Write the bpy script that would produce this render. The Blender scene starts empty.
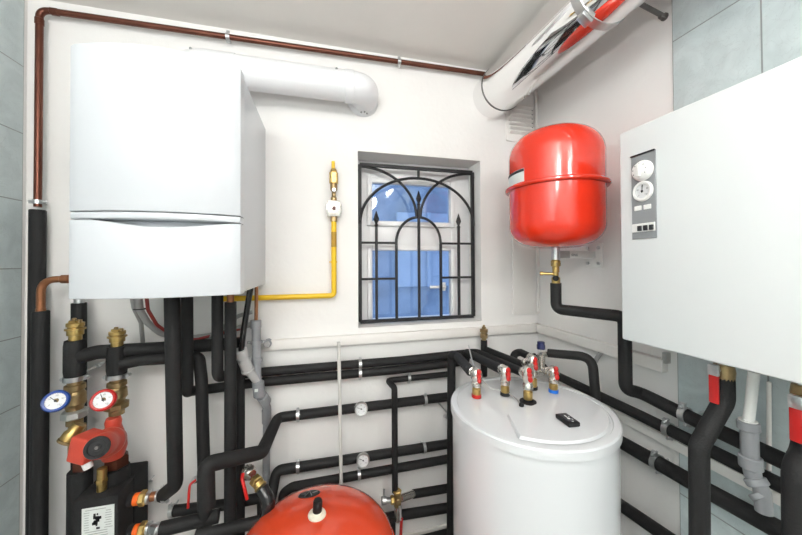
import bpy, bmesh, math, random
from mathutils import Vector as V, Matrix as M

random.seed(4)
scene = bpy.context.scene
COL = scene.collection
PI = math.pi

# ------------------------------------------------------------------ camera
F = 14 / 36 * 802
cam_d = bpy.data.cameras.new('camera')
cam_d.lens = 14
cam_d.sensor_width = 36
cam_d.clip_start = 0.02
cam = bpy.data.objects.new('camera', cam_d)
COL.objects.link(cam)
EYE = V((0, 0, 1.5))
cam.location = EYE
cam_d.shift_y = -9.3 / 802
cam.rotation_euler = (M.Rotation(math.radians(-14.2), 3, 'Z') @ M.Rotation(math.radians(90.7), 3, 'X') @ M.Rotation(math.radians(-.3), 3, 'Z')).to_euler()
scene.camera = cam
RM = cam.rotation_euler.to_matrix()
FWD = RM @ V((0, 0, -1))


def ray(px, py):
    return RM @ V(((px - 401) / F, -(py - 258.2) / F, -1))


def PY(px, py, y):
    r = ray(px, py)
    return EYE + r * (y / r.y)


def PX(px, py, x):
    r = ray(px, py)
    return EYE + r * (x / r.x)


def PZ(px, py, z):
    r = ray(px, py)
    return EYE + r * ((z - 1.5) / r.z)


def wr(p, wpx):
    """world radius of something wpx pixels wide at point p"""
    return (V(p) - EYE).dot(FWD) * wpx / 2 / F


# room measures
YB = 1.60      # back wall
XL = PY(24.5, 330, YB).x    # left wall
XR = 1.239     # right wall
YF = -2.3     # wall behind the camera
ZC = 2.595     # ceiling

# ------------------------------------------------------------------ materials
MATS = {}


def mat(name, col, rough=0.5, metal=0.0, bump=0.0, bscale=60, vary=0.0, vscale=8, coat=0.0, spec=0.5):
    if name in MATS:
        return MATS[name]
    m = bpy.data.materials.new(name)
    m.use_nodes = True
    nt = m.node_tree
    b = nt.nodes['Principled BSDF']
    b.inputs['Base Color'].default_value = (*col, 1)
    b.inputs['Roughness'].default_value = rough
    b.inputs['Metallic'].default_value = metal
    b.inputs['Coat Weight'].default_value = coat
    b.inputs['Coat Roughness'].default_value = 0.05
    b.inputs['Specular IOR Level'].default_value = spec
    tc = nt.nodes.new('ShaderNodeTexCoord')
    if vary > 0:
        n = nt.nodes.new('ShaderNodeTexNoise')
        n.inputs['Scale'].default_value = vscale
        n.inputs['Detail'].default_value = 5
        r = nt.nodes.new('ShaderNodeMixRGB')
        r.inputs[1].default_value = (*[c * (1 - vary) for c in col], 1)
        r.inputs[2].default_value = (*[min(1, c * (1 + vary)) for c in col], 1)
        nt.links.new(tc.outputs['Object'], n.inputs['Vector'])
        nt.links.new(n.outputs['Fac'], r.inputs[0])
        nt.links.new(r.outputs[0], b.inputs['Base Color'])
    if bump > 0:
        n = nt.nodes.new('ShaderNodeTexNoise')
        n.inputs['Scale'].default_value = bscale
        n.inputs['Detail'].default_value = 4
        bp = nt.nodes.new('ShaderNodeBump')
        bp.inputs['Strength'].default_value = bump
        bp.inputs['Distance'].default_value = 0.004
        nt.links.new(tc.outputs['Object'], n.inputs['Vector'])
        nt.links.new(n.outputs['Fac'], bp.inputs['Height'])
        nt.links.new(bp.outputs['Normal'], b.inputs['Normal'])
    MATS[name] = m
    return m


PAINT = mat('wall_paint', (.86, .85, .835), .6, bump=.25, bscale=35, vary=.03, vscale=5)
CEIL = mat('ceiling_paint', (.76, .735, .70), .8, bump=.2, bscale=30, vary=.04, vscale=4)
TRIM = mat('trim_paint', (.85, .83, .80), .4, vary=.03, vscale=9)
ENAMEL = mat('white_enamel', (.60, .622, .655), .28, coat=.2, vary=.01)
ENAMEL2 = mat('cabinet_enamel', (.755, .785, .79), .35, vary=.01)
TANKW = mat('tank_enamel', (.66, .68, .70), .2, coat=.35, vary=.012)
FLUEW = mat('white_flue_enamel', (.78, .79, .81), .3, vary=.01)
FOAM = mat('black_foam', (.0135, .0135, .0142), .66, bump=.35, bscale=180, vary=.25, vscale=30, spec=.38)
GLOSSK = mat('black_glossy_rubber', (.012, .012, .013), .2, vary=.2)
BLACKP = mat('black_plastic', (.012, .012, .013), .5, vary=.2, vscale=20, spec=.3)
DARKST = mat('dark_steel', (.16, .15, .145), .45, .7, vary=.2, vscale=40)
EPP = mat('black_expanded_foam', (.020, .020, .021), .8, bump=.6, bscale=220, vary=.3, vscale=60, spec=.28)
IRON = mat('black_iron', (.014, .014, .016), .5, bump=.3, bscale=120, vary=.3, vscale=40)
COPPER = mat('dark_copper', (.135, .047, .03), .36, .7, bump=.15, bscale=60, vary=.35, vscale=14)
COPPERB = mat('bright_copper', (.34, .145, .07), .38, .75, bump=.15, bscale=60, vary=.3, vscale=40)
BRASS = mat('brass', (.52, .36, .13), .3, .9, bump=.15, bscale=90, vary=.25, vscale=60)
BRASSD = mat('aged_brass', (.36, .26, .13), .38, .85, bump=.3, bscale=90, vary=.4, vscale=50)
STEEL = mat('zinc_steel', (.62, .63, .64), .28, .95, vary=.2, vscale=80)
NICKEL = mat('nickel', (.68, .65, .60), .25, .92, bump=.2, bscale=80, vary=.25, vscale=60)
CHROME = mat('polished_chrome', (.86, .86, .86), .05, 1.0, vary=.02)
CHROMEB = mat('brushed_steel', (.55, .55, .54), .35, .9, vary=.1, vscale=60)
RED = mat('red_enamel', (.74, .03, .007), .16, coat=.6, vary=.03)
REDF = mat('floor_vessel_enamel', (.66, .06, .018), .22, coat=.45, vary=.05)
REDP = mat('red_pump_paint', (.62, .075, .045), .38, bump=.2, bscale=90, vary=.12, vscale=30)
REDH = mat('red_handle', (.52, .014, .012), .35, vary=.08)
BLUEP = mat('blue_plastic', (.012, .06, .30), .3, vary=.08)
NAVY = mat('dark_blue_cap', (.015, .02, .09), .4, vary=.1)
BLUER = mat('blue_ring', (.02, .18, .72), .4, vary=.05)
ORANGE = mat('orange_plastic', (.95, .16, .015), .4, vary=.05)
YELLOW = mat('yellow_paint', (.86, .55, .015), .35, bump=.15, bscale=60, vary=.06, vscale=30)
PVC = mat('grey_pvc', (.27, .28, .295), .4, vary=.08, vscale=20)
PVCL = mat('light_grey_pvc', (.48, .48, .48), .45, vary=.06, vscale=20)
WHITEP = mat('white_plastic', (.84, .84, .82), .35, vary=.02)
CABLE = mat('grey_cable', (.36, .36, .355), .5, vary=.08, vscale=30)
PANELG = mat('grey_panel', (.27, .28, .29), .4, vary=.04)
DIAL = mat('dial_white', (.72, .73, .74), .3, vary=.01)
INK = mat('ink', (.02, .02, .025), .5, vary=.05)
INKG = mat('grey_ink', (.25, .26, .26), .6, vary=.05)
LABELP = mat('label_paper', (.72, .76, .74), .5, vary=.04)
CREAM = mat('cream_collar', (.75, .70, .58), .4, vary=.05)
PVCWIN = mat('window_frame_white', (.82, .82, .83), .3, vary=.02)
FLOORM = mat('grey_floor', (.36, .35, .33), .6, bump=.2, bscale=40, vary=.15, vscale=6)
OUTW = mat('house_render', (.36, .40, .44), .8, bump=.3, vary=.75, vscale=1.6)


def tile_material():
    m = bpy.data.materials.new('marbled_tile')
    m.use_nodes = True
    nt = m.node_tree
    N, L = nt.nodes.new, nt.links.new
    b = nt.nodes['Principled BSDF']
    uv = N('ShaderNodeUVMap')
    tc = N('ShaderNodeTexCoord')
    br = N('ShaderNodeTexBrick')
    br.offset = 0.0
    br.squash = 1.0
    br.inputs['Scale'].default_value = 1.0
    br.inputs['Brick Width'].default_value = .235
    br.inputs['Row Height'].default_value = .27
    br.inputs['Mortar Size'].default_value = .0022
    br.inputs['Mortar Smooth'].default_value = .2
    L(uv.outputs[0], br.inputs['Vector'])
    n1 = N('ShaderNodeTexNoise')
    n1.inputs['Scale'].default_value = 9
    n1.inputs['Detail'].default_value = 7
    n1.inputs['Distortion'].default_value = 1.6
    L(tc.outputs['Object'], n1.inputs['Vector'])
    cr = N('ShaderNodeValToRGB')
    e = cr.color_ramp.elements
    e[0].position = .34
    e[0].color = (.53, .605, .615, 1)
    e[1].position = .66
    e[1].color = (.62, .70, .71, 1)
    L(n1.outputs['Fac'], cr.inputs[0])
    n2 = N('ShaderNodeTexNoise')
    n2.inputs['Scale'].default_value = 16
    n2.inputs['Detail'].default_value = 9
    n2.inputs['Distortion'].default_value = 2.5
    L(tc.outputs['Object'], n2.inputs['Vector'])
    c2 = N('ShaderNodeValToRGB')
    q = c2.color_ramp.elements
    q[0].position = .485
    q[0].color = (0, 0, 0, 1)
    q[1].position = .5
    q[1].color = (1, 1, 1, 1)
    k = c2.color_ramp.elements.new(.515)
    k.color = (0, 0, 0, 1)
    L(n2.outputs['Fac'], c2.inputs[0])
    mv = N('ShaderNodeMixRGB')
    mul = N('ShaderNodeMath')
    mul.operation = 'MULTIPLY'
    mul.inputs[1].default_value = .35
    L(c2.outputs[0], mul.inputs[0])
    L(mul.outputs[0], mv.inputs[0])
    L(cr.outputs[0], mv.inputs[1])
    mv.inputs[2].default_value = (.40, .45, .46, 1)
    mg = N('ShaderNodeMixRGB')
    L(br.outputs['Fac'], mg.inputs[0])
    L(mv.outputs[0], mg.inputs[1])
    mg.inputs[2].default_value = (.30, .33, .33, 1)
    L(mg.outputs[0], b.inputs['Base Color'])
    b.inputs['Roughness'].default_value = .3
    bp = N('ShaderNodeBump')
    bp.inputs['Strength'].default_value = .5
    bp.inputs['Distance'].default_value = .002
    bp.invert = True
    L(br.outputs['Fac'], bp.inputs['Height'])
    L(bp.outputs['Normal'], b.inputs['Normal'])
    return m


TILE = tile_material()


def glass_material():
    m = bpy.data.materials.new('window_glass')
    m.use_nodes = True
    nt = m.node_tree
    N, L = nt.nodes.new, nt.links.new
    nt.nodes.remove(nt.nodes['Principled BSDF'])
    out = nt.nodes['Material Output']
    t = N('ShaderNodeBsdfTransparent')
    t.inputs[0].default_value = (.78, .86, .95, 1)
    g = N('ShaderNodeBsdfGlossy')
    g.inputs['Roughness'].default_value = .03
    fr = N('ShaderNodeFresnel')
    fr.inputs[0].default_value = 1.6
    mx = N('ShaderNodeMixShader')
    L(fr.outputs[0], mx.inputs[0])
    L(t.outputs[0], mx.inputs[1])
    L(g.outputs[0], mx.inputs[2])
    L(mx.outputs[0], out.inputs[0])
    return m


GLASS = glass_material()


def emission(name, col, s):
    m = bpy.data.materials.new(name)
    m.use_nodes = True
    b = m.node_tree.nodes['Principled BSDF']
    b.inputs['Base Color'].default_value = (*col, 1)
    b.inputs['Emission Color'].default_value = (*col, 1)
    b.inputs['Emission Strength'].default_value = s
    return m


# ------------------------------------------------------------------ mesh builder
def frame(o, z, x=None):
    """matrix with origin o, local Z along z, local X towards x"""
    z = V(z).normalized()
    x = V(x) if x is not None else V((1, 0, 0))
    if abs(x.normalized().dot(z)) > .98:
        x = V((0, 1, 0)) if abs(z.y) < .9 else V((0, 0, 1))
    x = (x - z * x.dot(z)).normalized()
    y = z.cross(x)
    return M(((x.x, y.x, z.x, o[0]), (x.y, y.y, z.y, o[1]), (x.z, y.z, z.z, o[2]), (0, 0, 0, 1)))


def bend(pts, fil, n=7):
    """polyline with rounded corners; fil is one radius or a list per vertex"""
    pts = [V(p) for p in pts]
    out = [pts[0]]
    par = [0.0]
    for i in range(1, len(pts) - 1):
        a, b, c = pts[i - 1], pts[i], pts[i + 1]
        u, w = (a - b), (c - b)
        lu, lw = u.length, w.length
        u.normalize()
        w.normalize()
        f = fil[i] if isinstance(fil, (list, tuple)) else fil
        ang = u.angle(w)
        if f <= 0 or ang > 3.1:
            out.append(b)
            par.append(i)
            continue
        t = min(f / math.tan(ang / 2), .47 * lu, .47 * lw)
        p0, p1 = b + u * t, b + w * t
        for k in range(n + 1):
            s = k / n
            # circular-looking blend
            out.append(p0 * (1 - s) ** 2 + b * 2 * s * (1 - s) + p1 * s * s)
            par.append(i + (s - .5) * .02)
    out.append(pts[-1])
    par.append(len(pts) - 1)
    return out, par


class MB:
    def __init__(s):
        s.v = []
        s.f = []
        s.T = M.Identity(4)

    def add(s, verts, faces):
        o = len(s.v)
        s.v += [s.T @ V(p) for p in verts]
        s.f += [[i + o for i in f] for f in faces]
        return s

    def box(s, c, d, bev=0.0, seg=2, R=None):
        bm = bmesh.new()
        bmesh.ops.create_cube(bm, size=1)
        for q in bm.verts:
            q.co = V((q.co.x * d[0], q.co.y * d[1], q.co.z * d[2]))
        if bev > 0:
            bmesh.ops.bevel(bm, geom=bm.edges[:], offset=min(bev, min(d) * .49), segments=seg, profile=.5, affect='EDGES')
        X = M.Translation(V(c)) @ (R.to_4x4() if R else M.Identity(4))
        bm.verts.index_update()
        s.add([X @ q.co for q in bm.verts], [[q.index for q in f.verts] for f in bm.faces])
        bm.free()
        return s

    def tube(s, pts, r, seg=18, fil=0.0, n=7, cap=True):
        path, par = bend(pts, fil, n)
        P = []
        for i, p in enumerate(path):
            if not P or (p - P[-1][0]).length > 1e-6:
                P.append((p, par[i]))
        k = len(P)
        tang = []
        for i in range(k):
            a = P[max(0, i - 1)][0]
            b = P[min(k - 1, i + 1)][0]
            if 0 < i < k - 1:
                t = (P[i][0] - a).normalized() + (b - P[i][0]).normalized()
            else:
                t = b - a
            tang.append(t.normalized())
        t0 = tang[0]
        up = V((0, 0, 1)) if abs(t0.z) < .9 else V((1, 0, 0))
        nrm = (up - t0 * up.dot(t0)).normalized()
        verts = []
        for i in range(k):
            t = tang[i]
            nrm = (nrm - t * nrm.dot(t)).normalized()
            bn = t.cross(nrm)
            if isinstance(r, (list, tuple)):
                q = max(0, min(len(r) - 1.0001, P[i][1]))
                j = int(q)
                rr = r[j] + (r[j + 1] - r[j]) * (q - j)
            else:
                rr = r
            sc = 1.0
            if 0 < i < k - 1:
                cs = (P[i][0] - P[i - 1][0]).normalized().dot(t)
                sc = 1 / max(.6, cs)
            for a in range(seg):
                th = 2 * PI * a / seg
                verts.append(P[i][0] + (nrm * math.cos(th) + bn * math.sin(th)) * rr * (1 + (sc - 1) * .5))
        faces = []
        for i in range(k - 1):
            for a in range(seg):
                b = (a + 1) % seg
                faces.append([i * seg + a, i * seg + b, (i + 1) * seg + b, (i + 1) * seg + a])
        if cap:
            faces.append([a for a in range(seg)][::-1])
            faces.append([(k - 1) * seg + a for a in range(seg)])
        return s.add(verts, faces)

    def lathe(s, prof, X=None, seg=32, a0=0.0):
        """prof: list of (radius, z) revolved about local Z of X"""
        X = X or M.Identity(4)
        verts = []
        faces = []
        rings = []
        for (r, z) in prof:
            if r < 1e-6:
                rings.append([len(verts)])
                verts.append(X @ V((0, 0, z)))
            else:
                ids = []
                for a in range(seg):
                    th = 2 * PI * a / seg + a0
                    ids.append(len(verts))
                    verts.append(X @ V((r * math.cos(th), r * math.sin(th), z)))
                rings.append(ids)
        for i in range(len(rings) - 1):
            A, B = rings[i], rings[i + 1]
            for a in range(seg):
                b = (a + 1) % seg
                if len(A) == 1 and len(B) == 1:
                    break
                if len(A) == 1:
                    faces.append([A[0], B[b], B[a]])
                elif len(B) == 1:
                    faces.append([A[a], A[b], B[0]])
                else:
                    faces.append([A[a], A[b], B[b], B[a]])
        if len(rings[0]) > 1:
            faces.append(rings[0][::-1])
        if len(rings[-1]) > 1:
            faces.append(rings[-1])
        return s.add(verts, faces)

    def cyl(s, p, q, r, seg=20, r2=None, ch=0.0):
        p, q = V(p), V(q)
        L = (q - p).length
        r2 = r if r2 is None else r2
        if ch > 0:
            prof = [(r - ch, 0), (r, ch), (r2, L - ch), (r2 - ch, L)]
        else:
            prof = [(r, 0), (r2, L)]
        return s.lathe(prof, frame(p, q - p), seg)

    def hexa(s, p, q, r):
        p, q = V(p), V(q)
        L = (q - p).length
        c = min(.18 * r, .2 * L)
        return s.lathe([(r - c, 0), (r, c), (r, L - c), (r - c, L)], frame(p, q - p), 6)

    def ball(s, c, r, seg=18, n=10, X=None):
        if not isinstance(r, (tuple, list)):
            r = (r, r, r)
        X = X or M.Identity(4)
        A = M.Translation(V(c)) @ X @ M.Diagonal((r[0], r[1], r[2], 1))
        prof = [(math.sin(PI * i / n), -math.cos(PI * i / n)) for i in range(n + 1)]
        prof[0] = (0, -1)
        prof[-1] = (0, 1)
        return s.lathe(prof, A, seg)

    def prism(s, poly, X, h):
        n = len(poly)
        vv = [X @ V((p[0], p[1], 0)) for p in poly] + [X @ V((p[0], p[1], h)) for p in poly]
        ff = [list(range(n))[::-1], [n + i for i in range(n)]]
        for i in range(n):
            j = (i + 1) % n
            ff.append([i, j, n + j, n + i])
        return s.add(vv, ff)

    def build(s, name, m, parent=None, origin=None, smooth=38):
        me = bpy.data.meshes.new(name)
        if parent is not None:
            o0 = parent['_o'] if '_o' in parent else (0, 0, 0)
            o0 = V(o0)
        elif origin is not None:
            o0 = V(origin)
        else:
            xs = [p.x for p in s.v]
            ys = [p.y for p in s.v]
            zs = [p.z for p in s.v]
            o0 = V(((min(xs) + max(xs)) / 2, (min(ys) + max(ys)) / 2, min(zs)))
        me.from_pydata([tuple(p - o0) for p in s.v], [], s.f)
        bm = bmesh.new()
        bm.from_mesh(me)
        bmesh.ops.recalc_face_normals(bm, faces=bm.faces[:])
        bm.to_mesh(me)
        bm.free()
        for p in me.polygons:
            p.use_smooth = True
        me.set_sharp_from_angle(angle=math.radians(smooth))
        me.materials.append(m)
        o = bpy.data.objects.new(name, me)
        COL.objects.link(o)
        if parent is not None:
            o.parent = parent
            o['_o'] = tuple(o0)
        else:
            o.location = o0
            o['_o'] = tuple(o0)
        return o


def tag(o, label, cat, group=None):
    o['label'] = label
    o['category'] = cat
    if group:
        o['group'] = group
    return o


def thing(name, label, cat, loc, group=None):
    o = bpy.data.objects.new(name, None)
    o.empty_display_size = .05
    COL.objects.link(o)
    o.location = V(loc)
    o['_o'] = tuple(loc)
    return tag(o, label, cat, group)


def structure(name, mb, m, smooth=30):
    o = mb.build(name, m, origin=(0, 0, 0), smooth=smooth)
    o['kind'] = 'structure'
    return o


def text(s, size, X, m, parent, depth=.0004, name='lettering'):
    cu = bpy.data.curves.new('txt', 'FONT')
    cu.body = s
    cu.size = size
    cu.align_x = 'CENTER'
    cu.align_y = 'CENTER'
    cu.extrude = depth
    ob = bpy.data.objects.new('txt', cu)
    COL.objects.link(ob)
    dg = bpy.context.evaluated_depsgraph_get()
    me = bpy.data.meshes.new_from_object(ob.evaluated_get(dg))
    verts = [X @ p.co for p in me.vertices]
    faces = [list(p.vertices) for p in me.polygons]
    bpy.data.objects.remove(ob)
    bpy.data.curves.remove(cu)
    mb = MB()
    mb.add(verts, faces)
    return mb.build(name, m, parent)


def pipe(name, label, cat, pts, r, group=None, m=None, fil=.045, seg=20):
    mb = MB().tube(pts, r, seg, fil)
    return tag(mb.build(name, m or FOAM), label, cat, group)


def pathpt(a, b, t):
    return V(a) + (V(b) - V(a)) * t


INS = 'black foam-insulated heating pipes'

# ------------------------------------------------------------------ setting
def wall_quad(name, m, verts, uvs=None):
    me = bpy.data.meshes.new(name)
    me.from_pydata(verts, [], [list(range(len(verts)))])
    uvl = me.uv_layers.new(name='UVMap')
    if uvs:
        for i, lp in enumerate(me.loops):
            uvl.data[i].uv = uvs[lp.vertex_index]
    me.materials.append(m)
    o = bpy.data.objects.new(name, me)
    COL.objects.link(o)
    o['kind'] = 'structure'
    return o


W = .26   # wall thickness
structure('floor', MB().box(((XL + XR) / 2, (YB + YF) / 2, -.05), (XR - XL + 2 * W, YB - YF + 2 * W, .1)), FLOORM)
structure('ceiling', MB().box(((XL + XR) / 2, (YB + YF) / 2, ZC + .05), (XR - XL + 2 * W, YB - YF + 2 * W, .1)), CEIL)
# back wall with window opening
WX0, WX1, WZ0, WZ1 = .179, .872, 1.165, 2.072
mb = MB()
y0 = YB + W / 2
mb.box(((XL - W + WX0) / 2, y0, ZC / 2), (WX0 - XL + W, W, ZC))
mb.box(((WX1 + XR + W) / 2, y0, ZC / 2), (XR + W - WX1, W, ZC))
mb.box(((WX0 + WX1) / 2, y0, WZ0 / 2), (WX1 - WX0, W, WZ0))
mb.box(((WX0 + WX1) / 2, y0, (WZ1 + ZC) / 2), (WX1 - WX0, W, ZC - WZ1))
structure('wall_back', mb, PAINT)
structure('wall_front', MB().box(((XL + XR) / 2, YF - W / 2, ZC / 2), (XR - XL + 2 * W, W, ZC)), PAINT)
structure('wall_left', MB().box((XL - W / 2, (YB + YF) / 2, ZC / 2), (W, YB - YF, ZC)), PAINT)
structure('wall_right', MB().box((XR + W / 2, (YB + YF) / 2, ZC / 2), (W, YB - YF, ZC)), PAINT)
# tiled facing, 6 mm proud of the plaster
TZ = 1.5 - .018   # one joint height


def tiles(name, x, side, ya, yb):
    """slab of tiles against a side wall, room side marked by side"""
    t = .006 * side
    vs, fs, uv = [], [], []
    me = bpy.data.meshes.new(name)
    vs = [(x, ya, 0), (x, yb, 0), (x, yb, ZC), (x, ya, ZC), (x + t, ya, 0), (x + t, yb, 0), (x + t, yb, ZC), (x + t, ya, ZC)]
    fs = [(4, 5, 6, 7), (1, 2, 6, 5), (0, 4, 7, 3), (0, 1, 2, 3)]
    me.from_pydata(vs, [], fs)
    uvl = me.uv_layers.new(name='UVMap')
    for lp in me.loops:
        c = me.vertices[lp.vertex_index].co
        uvl.data[lp.index].uv = (c.y - yb + 10 * .235, c.z - TZ + 10 * .27)
    me.materials.append(TILE)
    o = bpy.data.objects.new(name, me)
    COL.objects.link(o)
    o['kind'] = 'structure'
    return o


tiles('trim_1', XL, 1, YF, YB - .022)
tiles('trim_2', XR, -1, YF, .845)
# corner boxing beside the window wall and the ledges
cx0 = PY(512, 280, YB).x
mb = MB().box(((cx0 + XR) / 2, YB - .006, (1.19 + 1.93) / 2), (XR - cx0, .012, .74), .003)
structure('trim_3', mb, TRIM)
structure('trim_4', MB().box((XR - .009, YB - .016, (1.2 + ZC) / 2), (.018, .02, ZC - 1.2), .004), TRIM)
# ledge rails on back and right walls
zl = 1.5 - .40
lx0 = PY(264, 338, 1.58).x
mb = MB().box(((lx0 + XR) / 2, YB - .016, zl + .012), (XR - lx0, .032, .046), .003)
structure('trim_5', mb, TRIM)
ly1 = PX(668, 356, XR).y
structure('trim_6', MB().box((XR - .016, (ly1 + YB) / 2, zl + .012), (.032, YB - ly1, .046), .003), TRIM)
structure('trim_7', MB().box((XR - .012, (0.2 + 1.3) / 2, PX(700, 455, XR).z), (.024, 1.1, .035), .003), TRIM)
for nm, x, sd in (('baseboard_left', XL + .013, 1), ('baseboard_right', XR - .013, -1)):
    structure(nm, MB().box((x, (YB + YF) / 2, .04), (.014, YB - YF, .08), .003), TRIM)
structure('baseboard_back', MB().box(((XL + XR) / 2, YB - .007, .04), (XR - XL, .014, .08), .003), TRIM)

# window (double sash) in the recess
wy = YB + .165
win = bpy.data.objects.new('window_1', None)
COL.objects.link(win)
win.location = (WX0, wy, WZ0)
win['_o'] = (WX0, wy, WZ0)
win['kind'] = 'structure'
gx0, gx1 = .272, .742
gz = [(1.185, 1.565), (1.732, 1.945)]
mb = MB()
fo = [(WX0, gx0 - .01), (gx1 + .01, WX1)]
for a, b in fo:
    mb.box(((a + b) / 2, wy, (WZ0 + WZ1) / 2), (b - a, .05, WZ1 - WZ0), .004)
mb.box(((gx0 + gx1) / 2, wy, (WZ1 + 1.955) / 2), (gx1 - gx0 + .04, .047, WZ1 - 1.955), .004)
mb.box(((gx0 + gx1) / 2, wy, 1.648), (gx1 - gx0 + .04, .047, .15), .004)
mb.box(((gx0 + gx1) / 2, wy, WZ0 + .001), (gx1 - gx0 + .04, .047, .01), .002)
mb.build('window_frame', PVCWIN, win)
for (a, b), nm in zip(gz, ('lower_sash', 'upper_sash')):
    mb = MB()
    t = .028
    for x in (gx0 - t / 2, gx1 + t / 2):
        mb.box((x, wy - .02, (a + b) / 2), (t, .05, b - a + (.03 if a < 1.3 else 2 * t)), .005)
    for z in ((b + t / 2,) if a < 1.3 else (a - t / 2, b + t / 2)):
        mb.box(((gx0 + gx1) / 2, wy - .02, z), (gx1 - gx0, .05, t), .005)
    sash = mb.build(nm, PVCWIN, win)
    MB().box(((gx0 + gx1) / 2, wy - .012, (a + b) / 2), (gx1 - gx0, .006, b - a)).build('pane', GLASS, sash)
    if a < 1.3:
        hp = PY(444, 286.5, wy - .05)
        mb = MB().box(hp, (.018, .012, .05), .004)
        mb.box(hp + V((-.045, -.02, 0)), (.10, .012, .016), .005)
        mb.build('window_handle', WHITEP, sash)
for k in range(0):
    pass

# what stands outside the window
hb = thing('house', 'bluish house wall seen in the dusk through the window panes', 'building', (1.2, 6.2, 0))
mb = MB().box((1.6, 6.3, 2.2), (9, .3, 4.4))
mb.build('wall', OUTW, hb)
mb = MB()
mb.box((2.1, 6.1, 1.75), (1.3, .12, 1.5), .02)
mb.build('shutter', mat('pale_shutter', (.52, .56, .60), .6, vary=.3, vscale=2), hb)
mb = MB().box((2.1, 6.0, 1.75), (.08, .1, 1.5), .01)
mb.build('shutter_bar', mat('pale_shutter', (.52, .56, .60)), hb)

# ------------------------------------------------------------------ window grille
gy = YB + .076
gr = thing('window_grille', 'black wrought iron grille with arches and spear tips in the window recess', 'grille', (.53, gy, 1.178))
GX0, GX1, GZ0, GZ1 = .197, .860, 1.181, 2.026
gc = (GX0 + GX1) / 2
b = .0085


def bar(mb, p, q, t=.014):
    p, q = V((p[0], gy, p[1])), V((q[0], gy, q[1]))
    X = frame(p, q - p, (0, 1, 0))
    mb.T = X
    mb.box((0, 0, (q - p).length / 2), (t, t, (q - p).length), .0015, 1)
    mb.T = M.Identity(4)


def arc(mb, pts, t=.014, dy=0):
    mb.tube([V((x, gy + dy, z)) for x, z in pts], t / 2 * 1.1, 8)


mb = MB()
for p, q in (((GX0, GZ0), (GX0, GZ1)), ((GX1, GZ0), (GX1, GZ1)), ((GX0, GZ0), (GX1, GZ0)), ((GX0, GZ1), (GX1, GZ1))):
    bar(mb, p, q, .018)
mb.build('outer_frame', IRON, gr)
ar = .1305
za = 1.5 + PY(397.6, 243, gy).z - 1.5
zb = PY(397.6, 278.5, gy).z
for x in (gc - ar, gc + ar):
    mb = MB()
    bar(mb, (x, GZ0), (x, za))
    mb.build('upright', IRON, gr)
mb = MB()
arc(mb, [(gc + ar * math.cos(a), za + ar * 1.12 * math.sin(a)) for a in [PI * i / 24 for i in range(25)]])
mb.build('inner_arch', IRON, gr)
zt = PY(419.8, 179, gy).z
zs = PY(377.2, 220, gy).z
ztip = PY(419.8, 190, gy).z
mb = MB()
arc(mb, [(gc + (GX1 - gc) * math.cos(a), zs - .02 + (zt - zs + .02) * math.sin(a)) for a in [PI * i / 32 for i in range(33)]], dy=-.012)
mb.build('wide_arch', IRON, gr)
for sd in (-1, 1):
    mb = MB()
    x0 = gc + sd * .325
    pts = []
    for i in range(21):
        a = PI / 2 * i / 20
        pts.append((x0 - sd * (.325 - .012) * math.sin(a), za + ar * 1.12 + (GZ1 - .008 - za - ar * 1.12) * math.cos(a)))
    arc(mb, pts, dy=.004)
    mb.build('crossing_arc', IRON, gr)
for x, zz in ((gc - .242, 218), (gc, 190), (gc + .242, 218)):
    tip = PY(419.8, zz, gy).z + (0.02 if zz == 218 else .008)
    if zz == 218:
        tip = PY(377, 211, gy).z
    else:
        tip = PY(419.8, 191, gy).z
    mb = MB()
    bar(mb, (x, GZ0), (x, tip - .07))
    mb.lathe([(.006, 0), (.012, .008), (.006, .015), (.008, .022), (.0165, .04), (.002, .085), (0, .087)],
             frame((x, gy, tip - .085), (0, 0, 1)), 8)
    mb.build('spear_bar', IRON, gr)
for z in (za, zb):
    for p, q in (((GX0, z), (gc - ar, z)), ((gc + ar, z), (GX1, z))):
        mb = MB()
        bar(mb, p, q, .012)
        mb.build('cross_bar', IRON, gr)
mb = MB()
bar(mb, (gc, zt), (gc, GZ1), .012)
mb.build('stub_bar', IRON, gr)
for x in (GX0, GX1):
    for z in (GZ0 + .03, GZ1 - .03):
        sgn = -1 if x == GX0 else 1
        mb = MB().cyl((x, gy, z), (x + sgn * .017, gy, z), .005, 10)
        mb.build('wall_pin', IRON, gr)

# ------------------------------------------------------------------ copper pipe along wall top
cy = YB - .04
c0 = PY(39.2, 540, cy)
top = PY(39.5, 12.5, cy)
lcorn = V((top.x, cy, top.z + .012))
rend = PY(493, 75, cy)
rend.z = top.z + .036
cp = thing('copper_pipe', 'long dark copper pipe up the left corner and along the wall top', 'pipe', (top.x, cy, 1.4))
low = PY(39, 202, cy)
mb = MB().tube([V((top.x, cy, low.z - .02)), lcorn, rend], .0120, 18, .035)
mb.build('copper_run', COPPER, cp)
mb = MB()
mb.cyl(lcorn + V((.036, 0, 0)), lcorn + V((.062, 0, 0)), .0140, 18, ch=.002)
mb.build('elbow_socket', COPPER, cp)
mb = MB()
mb.cyl(lcorn + V((0, 0, -.036)), lcorn + V((0, 0, -.062)), .0140, 18, ch=.002)
mb.build('elbow_socket', COPPER, cp)
zi = PY(39, 210, cy).z
MB().cyl((top.x, cy, .15), (top.x, cy, zi), .0245, 22, ch=.002).build('foam_sleeve', FOAM, cp)


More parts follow.
